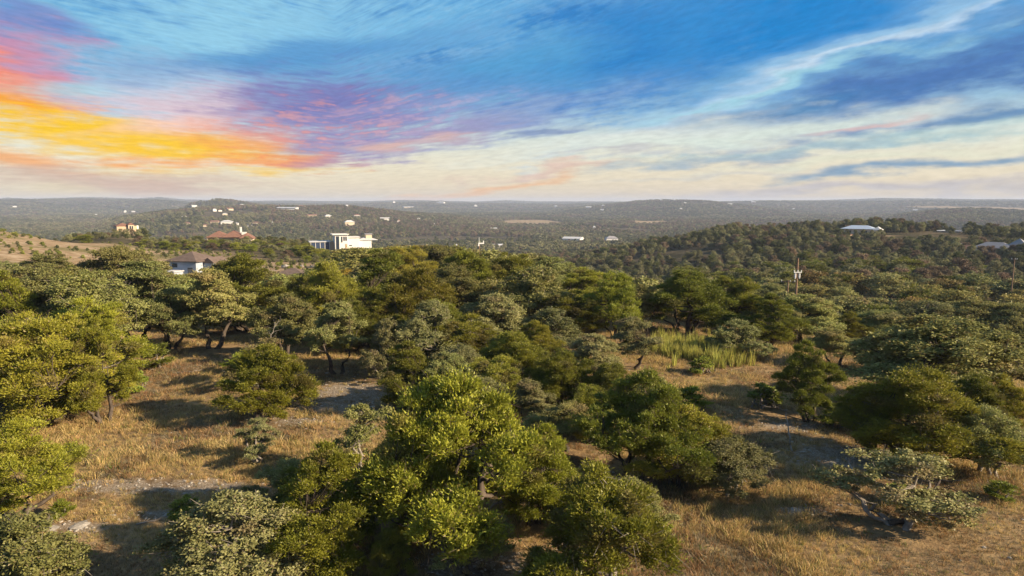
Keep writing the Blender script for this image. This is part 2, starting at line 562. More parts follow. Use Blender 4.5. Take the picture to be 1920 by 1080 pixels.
def ground_mat():
    m, t, out = new_mat('ground')
    b = N(t, 'ShaderNodeBsdfDiffuse')
    g = N(t, 'ShaderNodeNewGeometry')
    pos = g.outputs['Position']
    bare = N(t, 'ShaderNodeAttribute', attribute_name='bare').outputs['Fac']
    rock = N(t, 'ShaderNodeAttribute', attribute_name='rock').outputs['Fac']
    far = N(t, 'ShaderNodeAttribute', attribute_name='far').outputs['Fac']
    n1 = noise_n(t, pos, 0.35, 5, 0.6).outputs['Fac']
    n2 = noise_n(t, pos, 2.6, 5, 0.65).outputs['Fac']
    n3 = noise_n(t, pos, 11.0, 3, 0.6).outputs['Fac']
    soil = ramp(t, n1, [(0.3, (0.085, 0.060, 0.040, 1)), (0.5, (0.21, 0.145, 0.082, 1)), (0.7, (0.35, 0.25, 0.135, 1))])
    soil = mixc(t, maprange(t, n2, 0.40, 0.62, 0, 0.55), soil, (0.34, 0.235, 0.115, 1))
    soil = mixc(t, maprange(t, n3, 0.58, 0.72, 0, 0.5), soil, (0.09, 0.065, 0.045, 1))
    stone = ramp(t, n3, [(0.35, (0.13, 0.105, 0.085, 1)), (0.52, (0.22, 0.19, 0.155, 1)), (0.68, (0.40, 0.36, 0.31, 1))])
    rk = maprange(t, math_n(t, 'ADD', math_n(t, 'ADD', rock, math_n(t, 'MULTIPLY', math_n(t, 'SUBTRACT', n1, 0.5), 2.2)), math_n(t, 'MULTIPLY', math_n(t, 'SUBTRACT', n2, 0.5), 2.8)), 0.40, 1.0, 0, 0.7)
    rk = math_n(t, 'MULTIPLY', rk, math_n(t, 'GREATER_THAN', rock, 0.02))
    near_c = mixc(t, rk, soil, stone)
    # far: dry turf where bare, dark leaf litter under the woods
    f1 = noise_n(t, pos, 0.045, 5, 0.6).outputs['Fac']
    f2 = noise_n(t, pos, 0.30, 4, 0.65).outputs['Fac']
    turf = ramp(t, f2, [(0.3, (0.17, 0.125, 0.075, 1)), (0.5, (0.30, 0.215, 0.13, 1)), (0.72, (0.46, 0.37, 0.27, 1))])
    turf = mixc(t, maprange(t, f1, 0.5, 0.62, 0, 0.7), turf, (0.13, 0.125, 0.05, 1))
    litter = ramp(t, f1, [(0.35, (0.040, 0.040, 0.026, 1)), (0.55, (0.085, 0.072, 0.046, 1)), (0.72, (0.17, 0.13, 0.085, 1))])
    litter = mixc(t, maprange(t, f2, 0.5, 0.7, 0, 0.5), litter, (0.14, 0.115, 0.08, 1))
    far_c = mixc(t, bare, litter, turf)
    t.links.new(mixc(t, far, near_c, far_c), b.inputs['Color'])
    bp = N(t, 'ShaderNodeBump'); bp.inputs['Strength'].default_value = 0.6; bp.inputs['Distance'].default_value = 0.12
    t.links.new(math_n(t, 'ADD', n2, math_n(t, 'MULTIPLY', n3, 0.5)), bp.inputs['Height'])
    t.links.new(bp.outputs[0], b.inputs['Normal'])
    t.links.new(b.outputs[0], out.inputs['Surface'])
    return m


M['ground'] = ground_mat()

# stony places near the camera: centre (picture), half length, half depth in metres
ROCKY = [(at(270, 912), 6.5, 0.9), (at(130, 990), 1.8, 0.6), (at(330, 965), 2.2, 0.5), (at(650, 745), 3.6, 4.6),
         (at(1590, 860), 3.4, 2.2), (at(1500, 800), 2.5, 1.2), (at(1130, 905), 2.4, 1.1), (at(880, 1060), 2.6, 1.2),
         (at(1500, 958), 1.4, 0.5), (at(560, 790), 1.8, 1.0), (at(1700, 830), 3.0, 1.0), (at(1590, 640), 3, 2)]


def rock_mask(x, y):
    r_ = np.zeros(np.shape(x))
    for (cx, cy), a_, b_ in ROCKY:
        q = ((x - cx) / a_) ** 2 + ((y - cy) / b_) ** 2
        r_ = np.maximum(r_, np.clip(1.25 - q * 0.8, 0, 1))
    return r_


# bare (grass, not wood) beyond the near plateau: column, distance, half width, half depth
BARE = [((-60, 262), 75, 62), ((60, 285), 62, 40), ((190, 225), 42, 40), ((300, 215), 26, 16), ((120, 200), 45, 28), ((335, 300), 20, 14),
        ((545, 208), 11, 32), ((500, 232), 14, 7), ((1620, 168), 14, 12), ((1560, 172), 10, 10), ((1700, 205), 12, 6),
        ((995, 2620), 112, 260), ((1215, 2560), 62, 200), ((1255, 1500), 30, 50), ((1690, 4200), 200, 200), ((1470, 165), 6, 8),
        ((1800, 372), 22, 5), ((1610, 520), 20, 6), ((1850, 5200), 420, 160), ((300, 400), 16, 8), ((60, 1700), 40, 40), ((730, 4200), 60, 120)]
BARE = [(polar(px, d), a_, b_) for (px, d), a_, b_ in BARE]


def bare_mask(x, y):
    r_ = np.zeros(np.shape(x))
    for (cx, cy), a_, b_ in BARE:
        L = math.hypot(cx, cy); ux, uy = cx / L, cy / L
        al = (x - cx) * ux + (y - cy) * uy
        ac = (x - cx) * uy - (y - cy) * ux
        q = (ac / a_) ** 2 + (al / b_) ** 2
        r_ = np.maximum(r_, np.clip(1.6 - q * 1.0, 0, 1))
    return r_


# ------------------------------------------------------------------ ground mesh
def build_ground():
    a_f = np.radians(np.arange(-48, 48.01, 0.16))
    a_b = np.radians(np.arange(52, 308.1, 4.0))
    aa = np.concatenate([a_f, a_b])
    rr = [0.5]
    while rr[-1] < 60: rr.append(rr[-1] + max(0.45, rr[-1] * 0.012))
    while rr[-1] < 14500: rr.append(rr[-1] * 1.0135)
    rr = np.array(rr)
    A, RR = np.meshgrid(aa, rr)
    X = RR * np.sin(A); Y = RR * np.cos(A)
    Z = H(X, Y)
    nr, na = X.shape
    V = np.stack([X, Y, Z], -1).reshape(-1, 3)
    i = np.arange(nr - 1)[:, None] * na; j = np.arange(na)[None, :]; j2 = (j + 1) % na
    F = np.stack([i + j, i + na + j, i + na + j2, i + j2], -1).reshape(-1, 4)[:, ::-1]
    d = np.hypot(X, Y).ravel()
    x_, y_ = V[:, 0], V[:, 1]
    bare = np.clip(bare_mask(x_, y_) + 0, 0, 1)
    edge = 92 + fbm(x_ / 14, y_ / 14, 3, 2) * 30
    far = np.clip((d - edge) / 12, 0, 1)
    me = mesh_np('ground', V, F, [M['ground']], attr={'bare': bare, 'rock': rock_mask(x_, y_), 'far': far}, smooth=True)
    o = link('ground', me)
    tag(o, 'rolling hill country ground of dry tan grass and pale stony soil', None, kind='structure')
    return V


GV = build_ground()
ZMIN = float(GV[:, 2].min()); ZMAX = float(GV[:, 2].max())
print('ground z', ZMIN, ZMAX)

# ------------------------------------------------------------------ trees
def tube(path, radii, sides=5):
    """tapered tube along a path -> verts, quads, tris"""
    path = np.asarray(path, float); radii = np.asarray(radii, float)
    n = len(path)
    tan = np.gradient(path, axis=0)
    tan /= np.linalg.norm(tan, axis=1)[:, None] + 1e-9
    ref = np.where(np.abs(tan[:, 2:3]) > 0.9, np.array([[1.0, 0, 0]]), np.array([[0, 0, 1.0]]))
    u = np.cross(tan, ref); u /= np.linalg.norm(u, axis=1)[:, None] + 1e-9
    v = np.cross(tan, u)
    th = np.arange(sides) * 2 * math.pi / sides
    ring = path[:, None, :] + radii[:, None, None] * (np.cos(th)[None, :, None] * u[:, None, :] + np.sin(th)[None, :, None] * v[:, None, :])
    V = ring.reshape(-1, 3)
    i = np.arange(n - 1)[:, None] * sides; j = np.arange(sides)[None, :]; j2 = (j + 1) % sides
    Q = np.stack([i + j, i + j2, i + sides + j2, i + sides + j], -1).reshape(-1, 4)
    return V, Q


class Geo:
    def __init__(s): s.v = []; s.q = []; s.t = []; s.n = 0

    def add(s, V, Q=None, T=None):
        s.v.append(np.asarray(V, float))
        if Q is not None and len(Q): s.q.append(np.asarray(Q) + s.n)
        if T is not None and len(T): s.t.append(np.asarray(T) + s.n)
        s.n += len(V)

    def tube(s, path, radii, sides=5):
        V, Q = tube(path, radii, sides); s.add(V, Q)

    def box(s, x0, x1, y0, y1, z0, z1):
        V = [(x, y, z) for z in (z0, z1) for (x, y) in ((x0, y0), (x1, y0), (x1, y1), (x0, y1))]
        Q = [(3, 2, 1, 0), (4, 5, 6, 7), (0, 1, 5, 4), (1, 2, 6, 5), (2, 3, 7, 6), (3, 0, 4, 7)]
        s.add(V, Q)

    def mesh(s, name, mats, smooth=False):
        V = np.concatenate(s.v)
        F = ([np.concatenate(s.q)] if s.q else []) + ([np.concatenate(s.t)] if s.t else [])
        return mesh_np(name, V, F, mats, smooth=smooth)


def wob(p0, p1, n, amp, r_, sag=0.0):
    t = np.linspace(0, 1, n)[:, None]
    p = p0 * (1 - t) + p1 * t
    off = np.cumsum(r_.normal(0, 1, (n, 3)), axis=0) * amp
    off -= off[0] * (1 - t) + off[-1] * t
    p = p + off
    p[:, 2] += (-sag) * (t[:, 0] * (1 - t[:, 0])) * 4
    return p


def tree_geo(seed, kind='juniper', Ht=5.5, W=6.5, ncl=55, nleaf=420, LL=0.095, LW=0.042, stems=4, low=0.12, openness=0.0, fine=True, rck=1.0, sparse_brown=0.08, cone=0.0):
    """trunk mesh data and crown mesh data of one tree"""
    r_ = np.random.default_rng(seed)
    wood = Geo()
    ph = r_.uniform(0, 6.28, 4)
    # envelope
    def prof(zf):
        z0 = low
        t = np.clip((zf - z0) / (1 - z0), 0, 1)
        if kind == 'juniper':
            dome = np.sqrt(np.clip(1 - (np.abs(t - 0.30) / np.where(t > 0.30, 0.74, 0.75)) ** 2, 0.02, 1))
            con = np.clip(1.05 - t, 0.05, 1)
            return dome * (1 - cone) + con * cone
        return np.sqrt(np.clip(1 - (np.abs(t - 0.42) / np.where(t > 0.42, 0.62, 0.60)) ** 2, 0.02, 1))
    # the crown is a few big lobes leaning out of the middle, each with its own puffs
    nl = (int(r_.integers(9, 13)) if kind == 'juniper' else int(r_.integers(6, 10))) if fine else 4
    lobes = []
    for k in range(nl):
        a = ph[1] + k * 2.4 + r_.uniform(-.4, .4)
        up_ = k / max(nl - 1, 1)
        lr = W * (r_.uniform(0.12, 0.21) if fine and kind == 'juniper' else r_.uniform(0.15, 0.24) if fine else r_.uniform(0.17, 0.27)) * (1.12 - 0.30 * up_)
        off = max(W / 2 - lr, 0.1) * (1 - 0.88 * up_ ** 1.25) * (0.45 + 0.55 * ((k * 0.618) % 1.0) ** 0.5) * r_.uniform(0.85, 1.3)
        hz_ = Ht * (low + (0.94 - low) * ((0.10 if kind == 'juniper' else 0.16) + (0.76 if kind == 'juniper' else 0.68) * up_)) + r_.uniform(-.05, .05) * Ht
        tall = r_.uniform(1.1, 1.75) if kind == 'juniper' else r_.uniform(0.7, 0.95)
        hz_ = min(hz_, Ht - lr * tall * 0.85)
        lobes.append((np.array([math.cos(a) * off, math.sin(a) * off, max(hz_, low * Ht + lr * 0.4)]), lr, tall))
    nodes = []
    for k in range(stems):
        a = ph[0] + k * 6.283 / stems + r_.uniform(-.5, .5)
        b0 = np.array([math.cos(a), math.sin(a), 0]) * W * 0.025 * r_.uniform(.3, 1.6)
        b0[2] = -0.25
        L0 = lobes[(k * 2 + 1) % nl]
        top = L0[0] + np.array([0, 0, -0.1 * L0[1]]); a = math.atan2(top[1], top[0])
        b0[0] = math.cos(a) * W * 0.03; b0[1] = math.sin(a) * W * 0.03
        path = wob(b0, top, 9 if fine else 4, W * 0.022, r_)
        rad = np.linspace(0.036 * Ht / math.sqrt(stems) + 0.03, 0.02, len(path)) * r_.uniform(.8, 1.2)
        wood.tube(path, rad, 6 if fine else 4)
        for q in range(2, len(path)): nodes.append((path[q], rad[q]))
    npos = np.array([n[0] for n in nodes]); nrad = np.array([n[1] for n in nodes])
    # foliage clumps
    cl = []
    tries = 0
    while len(cl) < ncl and tries < ncl * 60:
        tries += 1
        c0, lr, tall = lobes[int(r_.integers(0, nl))]
        d_ = r_.normal(0, 1, 3); d_ /= np.linalg.norm(d_)
        if d_[2] < -0.25 and r_.uniform() < 0.7: d_[2] = -d_[2]
        rc = W * r_.uniform(0.045, 0.09 if fine else 0.105) * rck
        c = c0 + d_ * np.array([1, 1, tall]) * max(lr - rc * 0.6, 0.05) * r_.uniform(0.55, 1.08)
        if c[2] < low * Ht * 0.8 + 0.15: continue
        if any(np.linalg.norm((c - o[0]) * np.array([1, 1, 1.2])) < 0.66 * (rc + o[1]) * (0.8 + openness) for o in cl):
            continue
        cl.append((c, rc))
    for (c, rc) in cl:
        dd = np.linalg.norm(npos - c, axis=1) + np.where(npos[:, 2] > c[2], 1.5, 0)
        k = int(np.argmin(dd))
        p0 = npos[k]
        br = wob(p0, c, 6 if fine else 3, W * 0.010, r_, sag=np.linalg.norm(c - p0) * 0.06)
        wood.tube(br, np.linspace(min(nrad[k] * 0.8, 0.085), 0.014, len(br)), 4 if fine else 3)
        if fine:
            for _ in range(4):
                e = c + r_.normal(0, 1, 3) * rc * 0.75
                wood.tube(wob(c, e, 3, 0.03, r_), [0.014, 0.009, 0.005], 3)
    # leaves
    C = np.array([c for c, _ in cl]); RC = np.array([q for _, q in cl])
    w = RC ** 2; w = w / w.mean()
    cnt = np.maximum((nleaf * w).astype(int), 6)
    idx = np.repeat(np.arange(len(cl)), cnt)
    n = len(idx)
    d = r_.normal(0, 1, (n, 3)); d /= np.linalg.norm(d, axis=1)[:, None]
    low_ = d[:, 2] < -0.15
    d[low_, 2] *= 0.6
    # every clump is itself lumpy: sub-puffs
    sub = r_.normal(0, 1, (len(cl), 7, 3)); sub /= np.linalg.norm(sub, axis=2)[:, :, None]
    sub[:, :, 2] = np.abs(sub[:, :, 2]) * 0.9 - 0.15
    pick = r_.integers(0, 7, n)
    sc_ = sub[idx, pick] * 0.62
    rad = r_.uniform(0, 1, n) ** 0.42
    loc = sc_ + d * (rad * 0.50)[:, None]
    stray = r_.uniform(0, 1, n) < 0.15
    loc[stray] = d[stray] * (r_.uniform(0.7, 1.4, stray.sum()))[:, None]
    p = C[idx] + loc * RC[idx][:, None] * np.array([1, 1, 0.85])
    outw = loc / (np.linalg.norm(loc, axis=1)[:, None] + 1e-6)
    ctr = np.array([0, 0, Ht * 0.45]); o2 = p - ctr; o2 /= np.linalg.norm(o2, axis=1)[:, None] + 1e-6
    if kind == 'juniper':
        ax = outw * 0.55 + o2 * 0.35 + np.array([0, 0, 0.55]) + r_.normal(0, 0.42, (n, 3))
    else:
        ax = outw * 0.3 + r_.normal(0, 1, (n, 3)) * 0.8
    ax /= np.linalg.norm(ax, axis=1)[:, None] + 1e-6
    nt = outw * 0.8 + o2 * 0.5 + np.array([0, 0, 0.3]) + r_.normal(0, 0.55 if kind == 'juniper' else 0.8, (n, 3))
    b = np.cross(ax, nt); b /= np.linalg.norm(b, axis=1)[:, None] + 1e-6
    L = LL * r_.uniform(0.55, 1.35, n)[:, None]; Wd = LW * r_.uniform(0.6, 1.3, n)[:, None]
    if kind == 'juniper':
        v0 = p - b * Wd / 2; v1 = p + b * Wd / 2; v2 = p + ax * L
        V = np.stack([v0, v1, v2], 1).reshape(-1, 3); k = 3
    else:
        v0 = p; v1 = p + ax * L * 0.5 + b * Wd / 2; v2 = p + ax * L; v3 = p + ax * L * 0.5 - b * Wd / 2
        V = np.stack([v0, v1, v2, v3], 1).reshape(-1, 3); k = 4
    F = np.arange(n * k).reshape(-1, k)
    ct = r_.uniform(0, 1, len(cl))
    sp_ = r_.uniform(0, 1, (len(cl), 7))
    tint = np.clip(0.40 * ct[idx] + 0.20 * sp_[idx, pick] + 0.40 * r_.uniform(0, 1, n), 0, 1)
    deadc = (r_.uniform(0, 1, len(cl)) < sparse_brown)[idx] * r_.uniform(0.2, 0.8, n)
    dead = np.where(r_.uniform(0, 1, n) < 0.07, 0.8, deadc)
    return wood, (V, F, np.repeat(tint, k), np.repeat(dead, k))


def proto(seed, leaf, bark, **kw):
    wood, (V, F, ti, de) = tree_geo(seed, **kw)
    q = np.percentile(V, [1.5, 98.5], axis=0)
    wd = 0.5 * ((q[1, 0] - q[0, 0]) + (q[1, 1] - q[0, 1]))
    hg = float(np.percentile(V[:, 2], 99.7))
    return (wood.mesh('trunk', [M[bark]], smooth=True), mesh_np('crown', V, F, [M[leaf]], attr={'tint': ti, 'dead': de}), hg, float(wd))


JUN = [proto(11, 'juniper', 'bark', Ht=5.5, W=6.5, ncl=104, nleaf=1300, stems=4),
       proto(12, 'juniper', 'bark', Ht=5.8, W=5.6, ncl=92, nleaf=1300, stems=3, low=0.08),
       proto(13, 'juniper', 'bark', Ht=5.0, W=6.8, ncl=96, nleaf=1300, stems=5, low=0.08),
       proto(14, 'juniper', 'bark', Ht=6.0, W=5.2, ncl=86, nleaf=1300, stems=3, cone=0.45, low=0.10),
       proto(15, 'juniper', 'bark', Ht=5.2, W=6.0, ncl=72, nleaf=1200, stems=4, low=0.16, openness=0.22, rck=0.95),
       proto(16, 'juniper', 'bark_pale', Ht=5.5, W=6.2, ncl=88, nleaf=1300, stems=5, low=0.10, sparse_brown=0.2)]
OAK = [proto(31, 'oak', 'bark', kind='oak', Ht=5.5, W=6.0, ncl=92, nleaf=720, LL=0.085, LW=0.062, stems=3, low=0.28),
       proto(32, 'oak', 'bark_pale', kind='oak', Ht=5.2, W=6.4, ncl=94, nleaf=720, LL=0.085, LW=0.062, stems=4, low=0.20),
       proto(33, 'oak', 'bark', kind='oak', Ht=5.8, W=5.4, ncl=80, nleaf=720, LL=0.085, LW=0.062, stems=2, low=0.34, openness=0.1),
       proto(34, 'oak', 'bark_pale', kind='oak', Ht=4.6, W=6.2, ncl=86, nleaf=470, LL=0.10, LW=0.07, stems=5, low=0.06, openness=0.08),
       proto(35, 'oak', 'bark_pale', kind='oak', Ht=5.0, W=5.5, ncl=64, nleaf=320, LL=0.10, LW=0.07, stems=4, low=0.15, openness=0.25, rck=0.9, sparse_brown=0.25)]
SHR = [proto(51, 'shrub', 'bark_pale', kind='oak', Ht=1.6, W=1.9, ncl=14, nleaf=240, LL=0.10, LW=0.07, stems=4, low=0.05, rck=1.6),
       proto(52, 'shrub', 'bark_pale', kind='juniper', Ht=2.0, W=1.8, ncl=14, nleaf=240, LL=0.16, LW=0.06, stems=4, low=0.05, rck=1.6)]
# lighter builds for trees more than about 110 m away
MJ = [proto(71 + i, 'juniper', 'bark', Ht=5.5, W=6.5 + .4 * i, ncl=46, nleaf=190, LL=0.26, LW=0.12, stems=3, fine=False, rck=1.25, low=0.06) for i in range(3)]
MO = [proto(81 + i, 'oak', 'bark', kind='oak', Ht=5.5, W=6.5 + .4 * i, ncl=46, nleaf=160, LL=0.20, LW=0.15, stems=3, fine=False, rck=1.25, low=0.12) for i in range(3)]
MB_ = [proto(91, 'shrub', 'bark_pale', kind='oak', Ht=2.0, W=3.0, ncl=12, nleaf=60, LL=0.28, LW=0.2, stems=3, fine=False, rck=1.9, low=0.0)]

G_J, G_O = (1, 1, 1), (1, 1, 1)
OCC = []                                   # where near trees stand: x, y, radius


def put_tree(name, pr, x, y, w, h, label, group, cat='tree', tone=(1, 1, 1), rot=None, z=None, zs=None):
    tr, cr, Hp, Wp = pr
    e = bpy.data.objects.new(name, None)
    e.empty_display_size = 0.5
    col.objects.link(e)
    e.location = (x, y, h1(x, y) if z is None else z)
    sx_ = w / Wp; sz_ = h / Hp
    ra_ = random.uniform(0.88, 1.13)
    e.scale = (sx_ * ra_, sx_ / ra_, sz_)
    e.rotation_euler = (R(random.uniform(-5, 5)), R(random.uniform(-5, 5)), random.uniform(0, 6.28) if rot is None else R(rot))
    tag(e, label, cat, group)
    a = link('trunk', tr, e); b = link('crown', cr, e)
    b.color = (*tone, 1.0)
    OCC.append((x, y, w / 2))
    return e


random.seed(5)
YG = (1.10, 1.10, 0.80)      # yellow green
DK = (0.76, 0.80, 0.74)      # dark green
NM = (1.08, 1.12, 0.95)
GY = (1.0, 0.98, 0.98)      # grey green
OL = (1.10, 1.04, 0.86)      # olive
LG = (1.15, 1.18, 0.95)      # light green
JG = 'junipers on the near ridge'
OG = 'live oaks on the near ridge'
